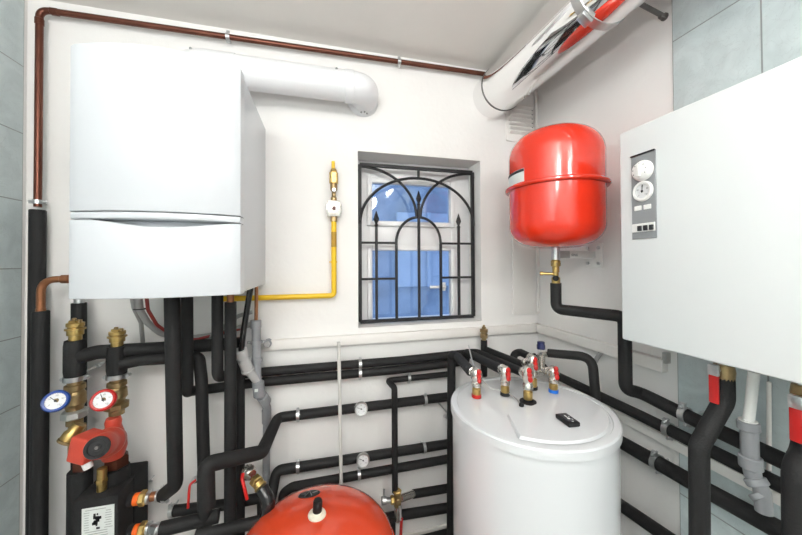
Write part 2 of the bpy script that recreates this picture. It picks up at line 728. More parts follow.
# generic wall clamp
def clamp(loc, axis, r, wall, label, w=.016, wall_d=.05, ears=(0, 0, 1), m=None, es=1.0):
    """pipe clamp: band round a pipe, two bolted ears, stud to the wall"""
    loc = V(loc)
    axis = V(axis).normalized()
    t = thing('pipe_clamp', label, 'clamp', loc, 'steel pipe clamps')
    X = frame(loc, axis, ears)
    mb = MB()
    n = 24
    ri, ro = r + .0005, r + .0035
    prof = [(ri, -w / 2), (ro, -w / 2), (ro, w / 2), (ri, w / 2), (ri, -w / 2)]
    vs, fs = [], []
    for rr, z in prof[:4]:
        for a in range(n):
            th = 2 * PI * a / n
            vs.append(X @ V((rr * math.cos(th), rr * math.sin(th), z)))
    for k in range(4):
        k2 = (k + 1) % 4
        for a in range(n):
            b2 = (a + 1) % n
            fs.append([k * n + a, k * n + b2, k2 * n + b2, k2 * n + a])
    mb.add(vs, fs)
    mb.build('band', m or STEEL, t)
    ex = (X.to_3x3() @ V((1, 0, 0)))
    for sd in (-1, 1):
        c = loc + ex * sd * (ro + .006)
        mb = MB()
        mb.T = frame(c, axis, ex)
        mb.box((0, 0, 0), (.013 * es, .008 * es, w * .9), .001, 1)
        mb.T = M.Identity(4)
        e = mb.build('ear', m or STEEL, t)
        ey = axis.cross(ex)
        mb = MB().hexa(c - ey * .008 * es, c - ey * .0045 * es, .0045 * es)
        mb.cyl(c - ey * .012 * es, c + ey * .01 * es, .0025 * es, 8)
        mb.build('bolt', STEEL, e)
    wd = V(wall)
    mb = MB().cyl(loc + wd * (r + .001), loc + wd * max(wall_d, r + .012), .004, 10)
    mb.hexa(loc + wd * (r + .003), loc + wd * (r + .009), .008)
    mb.build('stud', STEEL, t)
    return t


def on_wall(px, py, y):
    return PY(px, py, y)


BK = (0, 1, 0)
pz = lcorn.z
for px, lab in ((228, 'small clamp holding the copper ceiling pipe above the boiler flue'),
                (399, 'small clamp on the copper pipe above and left of the window grille')):
    q = PY(px, 40, cy)
    f = (q.x - lcorn.x) / (rend.x - lcorn.x)
    clamp((q.x, cy, lcorn.z + (rend.z - lcorn.z) * f), (1, 0, 0), .0122, BK, lab, .016, .04)
clamp((top.x, cy, PY(39, 202, cy).z), (0, 0, 1), .0122, BK, 'clamp with bolted ears at the copper pipe just above its black sleeve', .016, .04, (1, 0, 0))

# second copper piece beside boiler, into a thick sleeve
ey = 1.488
a0 = PY(72, 279, ey)
a1 = PY(41, 279.5, ey)
a2 = V((a1.x, ey, PY(41, 316, ey).z))
el = thing('copper_elbow_pipe', 'bright copper elbow left of the white boiler going down into thick black insulation', 'pipe', (a1.x, ey, .15))
mb = MB().tube([a0 + V((.06, 0, 0)), V((a1.x, ey, a0.z)), a2], .0125, 18, .05)
mb.build('copper_bend', COPPERB, el)
mb = MB().cyl(a0 + V((-.006, 0, 0)), a0 + V((-.034, 0, 0)), .0165, 18, ch=.003)
mb.build('soldered_socket', COPPERB, el)
mb = MB().cyl(V((a1.x, ey, a2.z + .012)), V((a1.x, ey, a2.z + .03)), .0145, 18, ch=.002)
mb.build('soldered_socket', COPPERB, el)
MB().cyl((a1.x, ey, .15), (a1.x, ey, PY(41, 311, ey).z), .0245, 22, ch=.002).build('foam_sleeve', FOAM, el)

# ------------------------------------------------------------------ wall boiler
BX0, BX1 = PY(68.6, 170, 1.114).x, PY(240.2, 180, 1.114).x
BYF, BYB = 1.114, YB - .002
BZ0, BZ1 = 1.397, 2.143
bo = thing('wall_boiler', 'large white wall-hung gas boiler with bowed front and grip slot', 'boiler', ((BX0 + BX1) / 2, BYB, BZ0))
bm_ = (BX0 + BX1) / 2
bh = (BX1 - BX0) / 2


def yfront(x, d=0.0):
    u = (x - bm_) / bh
    return BYF - .05 * (1 - u * u) + d


N = 32
# casing
mb = MB()
xs = [BX0 + (BX1 - BX0) * i / N for i in range(N + 1)]
ys = 1.17
mb.box((bm_, (ys + BYB) / 2, (BZ0 + BZ1) / 2), (BX1 - BX0 - .004, BYB - ys, BZ1 - BZ0 - .006), .003)
mb.build('casing', ENAMEL, bo)


def slab(zlo, zhi, d=0.0, inset=0.0, yb=1.172):
    """bowed slab; zlo/zhi may be functions of u"""
    mb = MB()
    fz = (lambda u: zhi) if not callable(zhi) else zhi
    vs, fs = [], []
    for i in range(N + 1):
        u = -1 + 2 * i / N
        x = bm_ + u * (bh - inset)
        y = yfront(x, d)
        rr = .004
        if i in (0, N):
            y += rr
        vs += [(x, y, zlo + rr), (x, y + rr * .3, zlo + rr * .3), (x, y + rr, zlo), (x, yb, zlo), (x, yb, fz(u)), (x, y + rr, fz(u)), (x, y + rr * .3, fz(u) - rr * .3), (x, y, fz(u) - rr)]
    k = 8
    for i in range(N):
        for j in range(k):
            fs.append([i * k + j, i * k + (j + 1) % k, (i + 1) * k + (j + 1) % k, (i + 1) * k + j])
    fs.append(list(range(k)))
    fs.append([N * k + j for j in range(k)][::-1])
    mb.add(vs, fs)
    return mb


zg1, zg2 = 1.653, 1.631
slab(zg1, BZ1).build('front_door', ENAMEL, bo)
slab(zg2, zg1 - .0025, .003, .001).build('trim_band', ENAMEL, bo)


def scoop(u):
    t = max(0.0, 1 - ((u - .12) / .92) ** 2)
    return zg2 - .003 - .021 * t * t


slab(BZ0, scoop).build('lower_flap', ENAMEL, bo)
slab(BZ0 + .05, zg2 - .001, .05, .006).build('grip_recess', ENAMEL, bo)
mb = MB().box((bm_, 1.38, BZ0 - .004), (.36, .3, .008), .002)
mb.build('bottom_plate', CHROMEB, bo)

# boiler flue (white)
fy = 1.475
FR = .070
p0 = PY(215, 68, fy)
p1 = PY(362, 87, fy)
zf = (p0.z + p1.z) / 2 - .006
xa = BX0 + .17
fx1 = PY(366, 90, fy).x
fl = thing('boiler_flue', 'white round flue tube from the boiler top bending into the back wall', 'flue', (xa, fy, BZ1 - .01))
mb = MB().tube([(xa + .1, fy, zf), (fx1, fy, zf), (fx1, YB, zf)], FR * .97, 32, .075, 12)
mb.build('flue_tube', FLUEW, fl)
mb = MB().tube([(xa, fy, BZ1 - .002), (xa, fy, zf), (xa + .19, fy, zf)], FR, 32, .075, 12)
mb.build('flue_elbow', FLUEW, fl)
mb = MB()
mb.cyl((fx1 - .10, fy, zf), (fx1 - .06, fy, zf), FR * 1.03, 32, ch=.002)
mb.build('tube_socket', FLUEW, fl)
MB().lathe([(FR * 1.12, 0), (FR * 1.12, .008), (FR * 1.0, .02), (FR, .03)], frame((fx1, YB, zf), (0, -1, 0)), 32).build('wall_collar', FLUEW, fl)
for q in (V((xa + .03, fy - .052, zf + .042)), V((fx1 - .14, fy - .05, zf + .047))):
    mb = MB().ball(q, .006, 8, 6)
    mb.build('test_plug', INKG, fl)
mb = MB()
for dx in (-.012, .004, .018):
    mb.box((fx1 + dx, YB - .047 + abs(dx), zf - FR - .001), (.007, .01, .004), R=M.Rotation(.5, 3, 'Y'))
mb.build('collar_mark', INKG, fl)

# ------------------------------------------------------------------ steel flue at top right
vy = V((0, 1, 0))
fc = PY(492, 97, 1.585)
FX, FZ, FRR = fc.x + .006, fc.z, .121
cfl = thing('chrome_flue', 'large polished steel flue tube running under the ceiling at upper right', 'flue', (FX, 1.0, FZ - FRR))


def shell(y0, y1, r, mm, nm, cap=True, seg=64):
    mb = MB().lathe([(r - .002, 0), (r, .002), (r, abs(y1 - y0) - .002), (r - .002, abs(y1 - y0))], frame((FX, y0, FZ), (0, y1 - y0, 0)), seg)
    return mb.build(nm, mm, cfl)


shell(YB - .001, 1.49, FRR * .985, CHROME, 'end_ring')
shell(1.492, .872, FRR, CHROME, 'flue_section')
shell(.872, -.6, FRR * .995, CHROME, 'flue_section')
shell(1.497, 1.486, FRR * 1.02, DARKST, 'joint_bead')
yc = .872
kb = shell(yc + .018, yc - .018, FRR * 1.012, CHROMEB, 'joint_band')
d = V((-.55, 0, -.83)).normalized()
bq = V((FX, yc, FZ)) + d * (FRR * 1.012 + .008)
mb = MB()
mb.T = frame(bq, d, (0, 1, 0))
mb.box((0, 0, 0), (.03, .045, .016), .002)
mb.T = M.Identity(4)
mb.build('band_lock', STEEL, kb)
# bracket for flue on right wall
q = PX(665, 17, XR)
fb = thing('flue_bracket', 'dark rod bracket from the right wall holding the steel flue', 'bracket', (XR, q.y, q.z))
MB().tube([(XR, q.y, q.z), (FX + FRR * .72, q.y, q.z + .045)], 0.008, 12).build('rod', DARKST, fb)
mb = MB().cyl((XR, q.y, q.z), (XR - .006, q.y, q.z), .013, 16)
mb.hexa((XR - .006, q.y, q.z), (XR - .024, q.y, q.z), .0105)
mb.build('wall_fixing', DARKST, fb)

# louvered vent in the corner
vx0, vx1 = PY(505.5, 125, YB).x, XR - .02
zv0, zv1 = PY(515, 142, YB).z, PY(515, 104, YB).z
vt = thing('louvre_vent', 'small white louvred vent in the corner under the steel flue', 'vent', ((vx0 + vx1) / 2, YB, zv0))
mb = MB()
w_ = vx1 - vx0
mb.box(((vx0 + vx1) / 2, YB - .004, (zv0 + zv1) / 2), (w_, .008, zv1 - zv0), .002)
mb.build('back_plate', TRIM, vt)
nS = 7
for i in range(nS):
    z = zv0 + (zv1 - zv0) * (.22 + .78 * i / nS)
    mb = MB().box(((vx0 + vx1) / 2 + .002, YB - .018, z), (w_ - .03, .024, .006), .002, 1, R=M.Rotation(-.5, 3, 'X'))
    mb.build('slat', TRIM, vt)
    if i:
        MB().box((vx1 - .009, YB - .009, z - (zv1 - zv0) * .055), (.009, .004, .016), .001, 1).build('slot', INK, vt)

# ------------------------------------------------------------------ gas pipe
gy2 = YB - .035
g0 = PY(334, 295.5, gy2)
gx = g0.x
ga = PY(218, 296, gy2)
gp = thing('gas_pipe', 'yellow gas pipe beside the boiler rising to a brass stop valve', 'pipe', (gx, gy2, g0.z))


def gz_(py):
    return PY(334, py, gy2).z


MB().tube([(ga.x, gy2, g0.z), (gx, gy2, g0.z), (gx, gy2, gz_(220))], .0125, 18, .02).build('yellow_run', YELLOW, gp)
mb = MB().hexa((gx, gy2, gz_(222)), (gx, gy2, gz_(216)), .016)
mb.build('union_nut', BRASSD, gp)
mb = MB()
mb.box((gx, gy2 - .004, (gz_(217) + gz_(201)) / 2), (.062, .034, gz_(201) - gz_(217)), .003)
mb.box((gx, gy2 - .006, (gz_(217) + gz_(201)) / 2), (.074, .02, (gz_(201) - gz_(217)) * .6), .004)
rg = mb.build('regulator_block', NICKEL, gp)
mb = MB().cyl((gx, gy2 - .02, gz_(209)), (gx, gy2 - .028, gz_(209)), .01, 14)
mb.build('marker_dot', mat('dark_red_dot', (.10, .03, .025), .4, vary=.1), rg)
mb = MB().lathe([(.009, 0), (.015, .008), (.015, .02), (.010, .028), (.010, .05), (.017, .06), (.017, .088), (.012, .095), (.012, .11)],
                frame((gx, gy2, gz_(202)), (0, 0, 1)), 18)
vb = mb.build('valve_body', BRASSD, gp, smooth=30)
MB().cyl((gx, gy2 - .012, gz_(191)), (gx, gy2 - .03, gz_(191)), .010, 12, ch=.002).build('valve_stem', STEEL, vb)
mb = MB().hexa((gx, gy2, gz_(184)), (gx, gy2, gz_(172)), .0215)
mb.lathe([(.016, 0), (.016, .012), (.012, .02)], frame((gx, gy2, gz_(173)), (0, 0, 1)), 18)
mb.build('cap_nut', BRASS, gp)
mb = MB().box((gx - .002, gy2, (gz_(161) + gz_(173)) / 2), (.017, .01, gz_(161) - gz_(173)), .0049, 3)
mb.build('yellow_handle', YELLOW, gp)
mb = MB().cyl((gx, gy2, gz_(232)), (gx, gy2, gz_(247)), .0128, 18)
mb.build('wrapped_patch', mat('brown_sealing', (.45, .25, .02), .5, vary=.3, vscale=60), gp)
mb = MB().cyl((gx - .02, YB, gz_(262)), (gx - .02, YB - .03, gz_(262)), .003, 8)
mb.box((gx, YB - .02, gz_(262)), (.03, .026, .01), .002)
mb.build('wall_clip', YELLOW, gp)

# ------------------------------------------------------------------ insulated pipes under boiler
WY = YB - .055


def P3(*a):
    return [PY(*q) for q in a]


pipe('insulated_pipe', 'black insulated pipe from boiler, leftmost front drop bending to the upper orange port', 'pipe',
     P3((172, 292, 1.28), (174.5, 430, 1.30), (175.5, 485, 1.33), (163, 495, 1.42)), .0245, INS, fil=.06)
pipe('insulated_pipe', 'insulated drop from boiler curving into the second long pipe on the wall', 'pipe',
     P3((187, 290, 1.38), (187.5, 392, 1.40), (192, 391, WY), (262, 382, WY), (395, 370, WY), (461, 362, WY)), .0205, INS, fil=.04)
pipe('insulated_pipe', 'insulated drop from boiler joining the topmost long pipe below the sill', 'pipe',
     P3((217.5, 290, 1.36), (217.5, 377, 1.36), (238, 374.2, WY), (262, 372, WY), (400, 360.5, WY), (476, 352.2, WY), (523, 372.5, 1.15)), [.0205, .0205, .0205, .0205, .0205, .0205, .019], INS, fil=.04)
pipe('insulated_pipe', 'straight thick insulated drop below the boiler right corner, running to the floor', 'pipe',
     [PY(230.5, 302, 1.36), V((PY(230.5, 302, 1.36).x, 1.36, 0))], .0215, INS)
MB_c = MB().cyl(PY(230.5, 303, 1.36), PY(230.5, 280, 1.36), .013, 16)
tag(MB_c.build('copper_stub', COPPERB), 'short copper stub between boiler bottom and thick insulated drop', 'pipe')
pipe('insulated_pipe', 'thin insulated pipe half hidden behind the thick drop at boiler right', 'pipe',
     [PY(240.5, 338, 1.485), V((PY(240.5, 338, 1.485).x, 1.485, 0))], .018, INS)
pipe('insulated_pipe', 'insulated pipe from the blue-gauge riser running behind the boiler drops', 'pipe',
     P3((80, 356.5, 1.445), (98, 352, 1.45), (150, 349, 1.47), (243, 343, 1.53)), .0265, INS, fil=.06)
pipe('insulated_pipe', 'insulated pipe from the red-gauge riser bending down between the boiler drops', 'pipe',
     P3((121, 364, 1.44), (140, 360, 1.45), (199, 356.5, 1.47), (201.5, 380, 1.42), (206, 545, 1.41)), .0225, INS, fil=.03)
pipe('insulated_pipe', 'insulated pipe stepping up from a mitred elbow to the gauge line under the window', 'pipe',
     P3((450, 396.5, WY), (278, 417.5, WY), (262, 452, 1.33), (206, 464.5, 1.20), (206.5, 507, 1.20)), [.0225, .0225, .0255, .0265, .0275], INS, fil=[0, .03, .03, .02, 0])
pipe('insulated_pipe', 'lower insulated gauge line dropping behind the round red floor vessel', 'pipe',
     P3((453, 443, WY), (276.5, 470.5, WY), (267, 520, 1.46)), .0225, INS, fil=.03)
pipe('insulated_pipe', 'insulated pipe just under the lower gauge, curving down behind the floor vessel', 'pipe',
     P3((453, 458, WY), (292, 487, WY), (283, 493, WY), (281, 540, WY)), .0205, INS, fil=.05)
pipe('insulated_pipe', 'short insulated pipe between the lower orange port and the thick drop', 'pipe',
     P3((160, 529.5, 1.40), (219, 515.5, 1.42)), .0255, INS)
pipe('insulated_pipe', 'insulated pipe low behind the drops, above the lower orange port pipe', 'pipe',
     P3((173, 511, 1.51), (226, 504.5, 1.52), (262, 497.5, 1.53), (262.5, 540, 1.53)), .0215, INS, fil=.02)
pipe('insulated_pipe', 'lowest insulated pipe in view, running behind the left side of floor vessel', 'pipe',
     P3((196, 536, 1.31), (262, 521, 1.31), (262, 560, 1.31)), .021, INS, fil=.02)
pipe('insulated_pipe', 'insulated drop behind the blue-gauge riser from boiler left underside', 'pipe',
     P3((79, 303, 1.535), (79, 545, 1.535)), .0235, INS)
mb = MB().cyl(PY(79, 304, 1.535), PY(79, 292, 1.535), .016, 16)
tag(mb.build('steel_stub', STEEL), 'short steel stub above the insulated drop at boiler left underside', 'pipe')
# thin pipe in front of the wall lines
hy = 1.46
pipe('insulated_pipe', 'thin insulated pipe going left then straight down to the brass tee', 'pipe',
     [PY(453, 373.5, WY), PY(388, 380.5, WY), PY(394.5, 388, hy), PY(395, 492, hy)], .0145, INS, fil=.015)
teep = PY(397.5, 499, 1.45)
pipe('insulated_pipe', 'short insulated pipe between the brass tee and the white tank', 'pipe',
     P3((413, 494, 1.48), (455, 487, 1.5)), .0195, INS)
pipe('insulated_pipe', 'insulated pipe passing under the brass tee to the white tank', 'pipe',
     P3((372, 520.5, WY), (404, 514.5, WY), (453, 507, WY)), .0225, INS)
pipe('insulated_pipe', 'insulated pipe at the very bottom just left of the white tank', 'pipe',
     P3((420, 541, WY), (453, 532.5, WY)), .0225, INS)

# pale grey conduit
pipe('conduit', 'thin pale grey conduit hanging in front of the black wall pipes', 'conduit',
     P3((338.8, 342, 1.49), (341.5, 500, 1.49)), .0082, None, mat('pale_conduit', (.66, .65, .62), .4, vary=.04))

# clamps on back wall lines
for px, py, r, lab in ((360, 364, .0205, 'clamp on topmost wall pipe below the left window edge'),
                       (360, 373.3, .0205, 'clamp on second wall pipe, directly beneath another clamp'),
                       (409, 378, .0148, 'clamp on thin insulated pipe below the window centre'),
                       (425, 399.5, .0225, 'clamp on upper gauge line near the white tank'),
                       (298, 415, .0225, 'clamp on upper gauge line near its rising bend'),
                       (298, 467, .0225, 'clamp on lower gauge line near its left bend'),
                       (424, 447.5, .0225, 'clamp on lower gauge line near the white tank'),
                       (359, 474.5, .0205, 'clamp below the lower dial thermometer')):
    yy = WY
    clamp(PY(px, py, yy), (1, 0, .0), r, BK, lab, .014, .055, (0, -.35, 1))
clamp(PY(450.5, 417, 1.44), (0, 0, 1), .0185, BK, 'clamp on upright pipe against the left side of the white tank', .014, .16, (1, -.6, 0))


# ------------------------------------------------------------------ dial thermometers
def dial(parent, X, r, depth, mrim, needle=2.2, rim=.16):
    """dial built along local Z of X (facing +Z)"""
    mb = MB().lathe([(r * .9, -depth), (r, -depth + .003), (r, 0), (r * (1 - rim * .4), .004), (r * (1 - rim), .003), (r * (1 - rim), -.002), (0, -.002)], X, 36)
    case = mb.build('bezel', mrim, parent)
    fm = MB().lathe([(r * (1 - rim), -.0015), (r * (1 - rim), 0.0), (0, 0.0)], X, 36)
    face = fm.build('dial_face', DIAL, parent)
    mb = MB()
    for i in range(21):
        a = math.radians(225 - 270 * i / 20)
        L = .14 if i % 5 == 0 else .07
        c = V((math.cos(a), math.sin(a), 0)) * r * (.74 - L / 2)
        mb.T = X
        mb.box(c + V((0, 0, .0006)), (r * L, r * .022, .0006), R=M.Rotation(a, 3, 'Z'))
    mb.T = M.Identity(4)
    mb.build('scale_mark', INKG, face)
    for i in range(5):
        a = math.radians(225 - 270 * i / 4)
        c = V((math.cos(a), math.sin(a), 0)) * r * .5
        text(str(i * 30), r * .2, X @ M.Translation(c + V((0, 0, .0006))), INKG, face, .0002, 'numeral')
    mb = MB()
    mb.T = X
    c = V((math.cos(needle), math.sin(needle), 0))
    mb.box(c * r * .22 + V((0, 0, .0018)), (r * .8, r * .05, .0008), R=M.Rotation(needle, 3, 'Z'))
    mb.lathe([(r * .1, .0008), (r * .1, .003), (0, .003)], M.Identity(4), 14)
    mb.T = M.Identity(4)
    mb.build('needle', INK, parent)
    return case


for px, py, lab, nd in ((361.2, 409, 'silver dial thermometer clipped on the upper gauge line under the window', 2.75),
                        (363.2, 460.5, 'silver dial thermometer on the lower gauge line near the conduit', 2.6)):
    c = PY(px, py, WY - .045)
    t = thing('dial_thermometer', lab, 'thermometer', c, 'dial thermometers on the wall pipes')
    aim = (EYE + V((.15, 0, 0)) - c).normalized() * .45 + V((0, -.75, 0))
    X = frame(c, aim, (1, 0, 0))
    dial(t, X, wr(c, 13.5), .014, CHROMEB, nd, .22)
    MB().cyl(c + V((0, .012, 0)), c + V((0, .028, 0)), .007, 12).build('probe_stem', BRASSD, t)

# ------------------------------------------------------------------ boiler wiring
wb = thing('cable_bundle', 'grey cable bundle with red wire curving from boiler underside behind the pipes', 'cable', PY(140, 300, 1.5))
MB().tube(P3((138, 292, 1.46), (140, 310, 1.48), (147, 322, 1.5), (160, 333, 1.53), (185, 339, 1.57), (215, 335, 1.575), (252, 324, 1.578), (256, 324, 1.578)), .0125, 14, .05).build('grey_cable', CABLE, wb)
MB().tube(P3((146, 292, 1.45), (148, 310, 1.465), (157, 325, 1.5), (170, 334, 1.53), (195, 340, 1.555), (222, 333, 1.56), (240, 329, 1.57)), .0065, 10, .05).build('red_wire', mat('red_wire', (.30, .035, .03), .5, vary=.1), wb)
MB().tube(P3((131, 292, 1.46), (134, 308, 1.475), (141, 322, 1.51), (143, 344, 1.56)), .008, 10, .04).build('drop_cable', CABLE, wb)
MB().tube(P3((210, 337, 1.56), (238, 316, 1.55), (252, 312, 1.55)), .009, 10, .05).build('side_cable', CABLE, wb)
c = PY(140, 309, 1.47)
MB().tube([c + V((math.cos(a) * .021, math.sin(a) * .017, 0)) for a in [2 * PI * i / 20 for i in range(21)]], .002, 6).build('cable_tie', BLACKP, wb)

# ------------------------------------------------------------------ waste pipe by the boiler
dr = thing('waste_pipe', 'grey plastic waste pipe with angled branch right of the boiler drops', 'pipe', PY(266, 500, 1.5))
dy = 1.48
t0 = PY(255.5, 322, dy)


def seg_(mb, a, b, r):
    mb.cyl(a, b, r, 20, ch=.0015)


A_ = [PY(256, 320, dy), PY(257, 384, dy), PY(259, 388, dy), PY(267, 408, 1.53), PY(266.5, 425, 1.575), PY(266, 500, 1.575)]
mb = MB().tube(A_, [.0185, .0185, .0185, .0175, .016, .016], 18, .015)
mb.build('main_run', PVC, dr)
mb = MB()
for a, b, r, ya, yb in (((255.8, 320), (255.9, 328), .0225, dy, dy), ((257, 357), (257, 362), .022, dy, dy), ((258, 382), (259.5, 396), .0245, dy, 1.485), ((262, 396), (266, 402), .024, 1.495, 1.52), ((266.5, 410), (266.5, 422), .0205, 1.55, 1.572)):
    mb = MB()
    seg_(mb, PY(*a, ya), PY(*b, yb), r)
    mb.build('socket', PVC, dr)
mb = MB().tube(P3((241, 352, 1.42), (248, 370, 1.45), (257, 380, 1.48)), .0185, 18, .01)
br_ = mb.build('branch', PVCL, dr)
mb = MB()
for a, b, r in (((240, 350, 1.42), (242.5, 357, 1.433), .0255), ((243.5, 359, 1.437), (247.5, 369, 1.453), .024), ((247.5, 369, 1.453), (248.3, 371, 1.457), .0265)):
    seg_(mb, PY(*a), PY(*b), r)
mb.build('branch_socket', PVCL, br_)
q = PY(258.5, 388, dy) + V((-.004, -.0265, 0))
MB().box(q, (.013, .003, .012)).build('sticker', LABELP, dr)
pipe('condensate_hose', 'black hose from boiler corner down into the grey branch', 'hose', P3((250.5, 288, 1.40), (244, 328, 1.40), (241, 352, 1.422)), .0115, None, GLOSSK, fil=.1)
pipe('copper_drain', 'thin bare copper pipe dropping from boiler corner into grey waste pipe', 'pipe', P3((256.5, 286, dy), (256, 322, dy)), .0075, None, COPPERB)
clamp(PY(256.3, 342, dy), (0, 0, 1), .0200, BK, 'grey clamp round the plastic waste pipe right of the boiler', .012, .09, (1, 0, 0), PVC)
cp_ = PY(268, 343, 1.575)
cn = thing('cable_gland', 'round grey wall gland at the left end of the ledge', 'gland', cp_)
MB().cyl(cp_ + V((0, .02, 0)), cp_ + V((0, -.02, 0)), .018, 18, ch=.004).build('body', PVC, cn)
MB().hexa(cp_ + V((0, -.02, 0)), cp_ + V((0, -.036, 0)), .014).build('nut', PVCL, cn)


# ------------------------------------------------------------------ ball valves on wall pipes
bv = thing('ball_valve', 'ball valve with brass nut and hanging red lever left of floor vessel', 'valve', PY(250, 476, 1.28))
v0, v1, v2, v3 = PY(246, 469, 1.33), PY(252, 477, 1.29), PY(258, 483, 1.26), PY(262, 489, 1.245)
MB().lathe([(.014, 0), (.022, .004), (.026, .016), (.026, .03), (.019, .042)], frame(v0, v2 - v0), 20).build('valve_body', NICKEL, bv)
MB().hexa(pathpt(v0, v2, .72), v2, .022).build('brass_nut', BRASS, bv)
MB().lathe([(.019, 0), (.019, .012), (.022, .014), (.022, .02)], frame(v2, v3 - v2), 20).build('brass_ring', BRASS, bv)
vs_ = PY(243, 475, 1.26)
MB().cyl(v1 + V((-.01, -.005, 0)), vs_, .007, 12).build('valve_stem', STEEL, bv)
mb = MB().tube([vs_ + V((0, 0, .004)), PY(242, 479, 1.24), PY(244.5, 488, 1.23), PY(247, 499, 1.235)], .0058, 10, .02)
mb.build('lever', REDH, bv)
pipe('glossy_hose', 'glossy black pipe bend leading from the ball valve behind the floor vessel', 'hose',
     [v3, PY(269, 501, 1.22), PY(266, 522, 1.22), PY(262, 545, 1.22)], .0235, None, GLOSSK, fil=.06)
bl = thing('ball_valve', 'hidden ball valve with red lever bent down beside the mitred elbow', 'valve', PY(197, 480, 1.36))
MB().cyl(PY(201, 478, 1.34), PY(194, 480, 1.32), .012, 14, ch=.003).build('valve_body', NICKEL, bl)
MB().hexa(PY(196, 478, 1.325), PY(193, 481, 1.30), .009).build('stem_nut', STEEL, bl)
MB().tube([PY(196, 480, 1.30), PY(190, 484, 1.29), PY(189, 492, 1.28), PY(188, 508, 1.28)], .0042, 10, .015).build('lever', REDH, bl)

# brass tee with drain cock near floor vessel
te = thing('brass_tee', 'brass tee fitting with drain cock between floor vessel and white tank', 'fitting', teep - V((0, 0, .04)))
MB().cyl(teep - V((0, 0, .035)), teep + V((0, 0, .035)), .017, 18, ch=.003).cyl(teep, teep + V((0, -.022, 0)), .013, 14, ch=.002).build('tee_body', BRASSD, te)
mb = MB().hexa(teep + V((0, 0, .028)), teep + V((0, 0, .042)), .02)
mb.hexa(teep + V((-.034, 0, 0)), teep + V((-.016, 0, 0)), .019)
mb.build('union_nut', BRASS, te)
MB().cyl(teep + V((.014, 0, .0)), PY(414, 493.5, 1.478), .0165, 18, ch=.003).build('side_outlet', NICKEL, te)
p_ = PY(384, 500.5, 1.45)
dc = MB().cyl(teep + V((-.03, 0, 0)), p_, .012, 16, ch=.002).cyl(p_ + V((.012, 0, 0)), p_ + V((-.012, 0, 0)), .018, 18, ch=.003).build('drain_cock', STEEL, te)
MB().cyl(p_, p_ + V((0, -.004, .055)), .004, 10).build('drain_key', STEEL, dc)
p_ = teep + V((0, 0, -.035))
MB().lathe([(.014, 0), (.017, .01), (.017, .03), (.01, .05), (.01, .07)], frame(p_, (0, 0, -1)), 16).build('lower_valve', NICKEL, te)
MB().box(PY(401, 529, 1.41), (.014, .006, .10), .0025, R=M.Rotation(.06, 3, 'Y')).build('red_lever', REDH, te)
MB().tube([PY(400, 506, 1.43), PY(400.5, 520, 1.412)], .0075, 10).build('lever_stem', STEEL, te)
pipe('insulated_pipe', 'insulated pipe dropping out of view below the brass tee', 'pipe', [PY(392, 515, 1.47), V((PY(392, 515, 1.47).x, 1.47, 0))], .017, INS)

# ------------------------------------------------------------------ pump group at lower left
bxr, bxl, byf, byb, bzt = -.716, -.852, 1.354, 1.56, .664
hs = thing('distribution_box', 'black foam distribution box with printed label beneath the red pump', 'box', ((bxl + bxr) / 2, 1.45, .15))
mb = MB().box(((bxl + bxr) / 2, (byf + 1.452) / 2, (bzt + .25) / 2), (bxr - bxl, 1.452 - byf, bzt - .25), .006)
mb.build('front_shell', EPP, hs)
mb = MB().box(((bxl + bxr) / 2, (1.456 + byb) / 2, (bzt + .25) / 2), (bxr - bxl, byb - 1.456, bzt - .25), .006)
mb.build('rear_shell', EPP, hs)
lx0_, lx1_ = PY(82, 510, byf).x, PY(114.5, 510, byf).x
lz1 = PY(98, 506.5, byf).z
lh = .145
lb = MB().box(((lx0_ + lx1_) / 2, byf - .0008, lz1 - lh / 2), (lx1_ - lx0_, .0014, lh)).build('printed_label', LABELP, hs)
mb = MB()
lw = lx1_ - lx0_
random.seed(7)
for i in range(12):
    z = lz1 - .008 - i * .0085
    if i in (0, 9, 10, 11):
        mb.box(((lx0_ + lx1_) / 2 - .005 + random.uniform(-.006, .004), byf - .0017, z), (lw * random.uniform(.6, .85), .0006, .0016))
    else:
        mb.box((lx0_ + lw * .15, byf - .0017, z), (lw * random.uniform(.12, .2), .0006, .0014))
        mb.box((lx0_ + lw * .82, byf - .0017, z), (lw * random.uniform(.15, .27), .0006, .0014))
mb.build('printed_line', INKG, lb)
mb = MB()
for i in range(16):
    mb.box((lx0_ + lw * random.uniform(.36, .58), byf - .0018, lz1 - random.uniform(.022, .075)), (random.uniform(.004, .012), .0006, random.uniform(.004, .014)))
mb.build('printed_diagram', INK, lb)
for py, lab in ((500, 'u'), (531.5, 'l')):
    p = PY(131, py, 1.42)
    p.x = bxr
    MB().cyl(p + V((-.002, 0, 0)), p + V((.017, 0, 0)), .024, 22, ch=.003).build('port_collar', EPP, hs)
    mb = MB().cyl(p + V((.016, 0, 0)), p + V((.036, 0, 0)), .0215, 22, ch=.003)
    po = mb.build('orange_port', ORANGE, hs)
    MB().hexa(p + V((.034, 0, 0)), p + V((.058, 0, 0)), .027).build('brass_nut', BRASS, po)
    MB().cyl(p + V((.058, 0, 0)), p + V((.072, 0, 0)), .023, 20, ch=.003).build('steel_ring', STEEL, po)
    e_ = PY(165, 494.5, 1.42) if py == 500 else PY(162, 529.5, 1.40)
    MB().cyl(p + V((.072, 0, 0)), e_, .0165, 18).build('tail_pipe', COPPERB if py == 500 else STEEL, po)
    q = pathpt(p + V((.072, 0, 0)), e_, .55)
    MB().cyl(pathpt(p + V((.072, 0, 0)), e_, .4), pathpt(p + V((.072, 0, 0)), e_, .8), .0215, 18, ch=.002).build('hose_clip', STEEL, po)
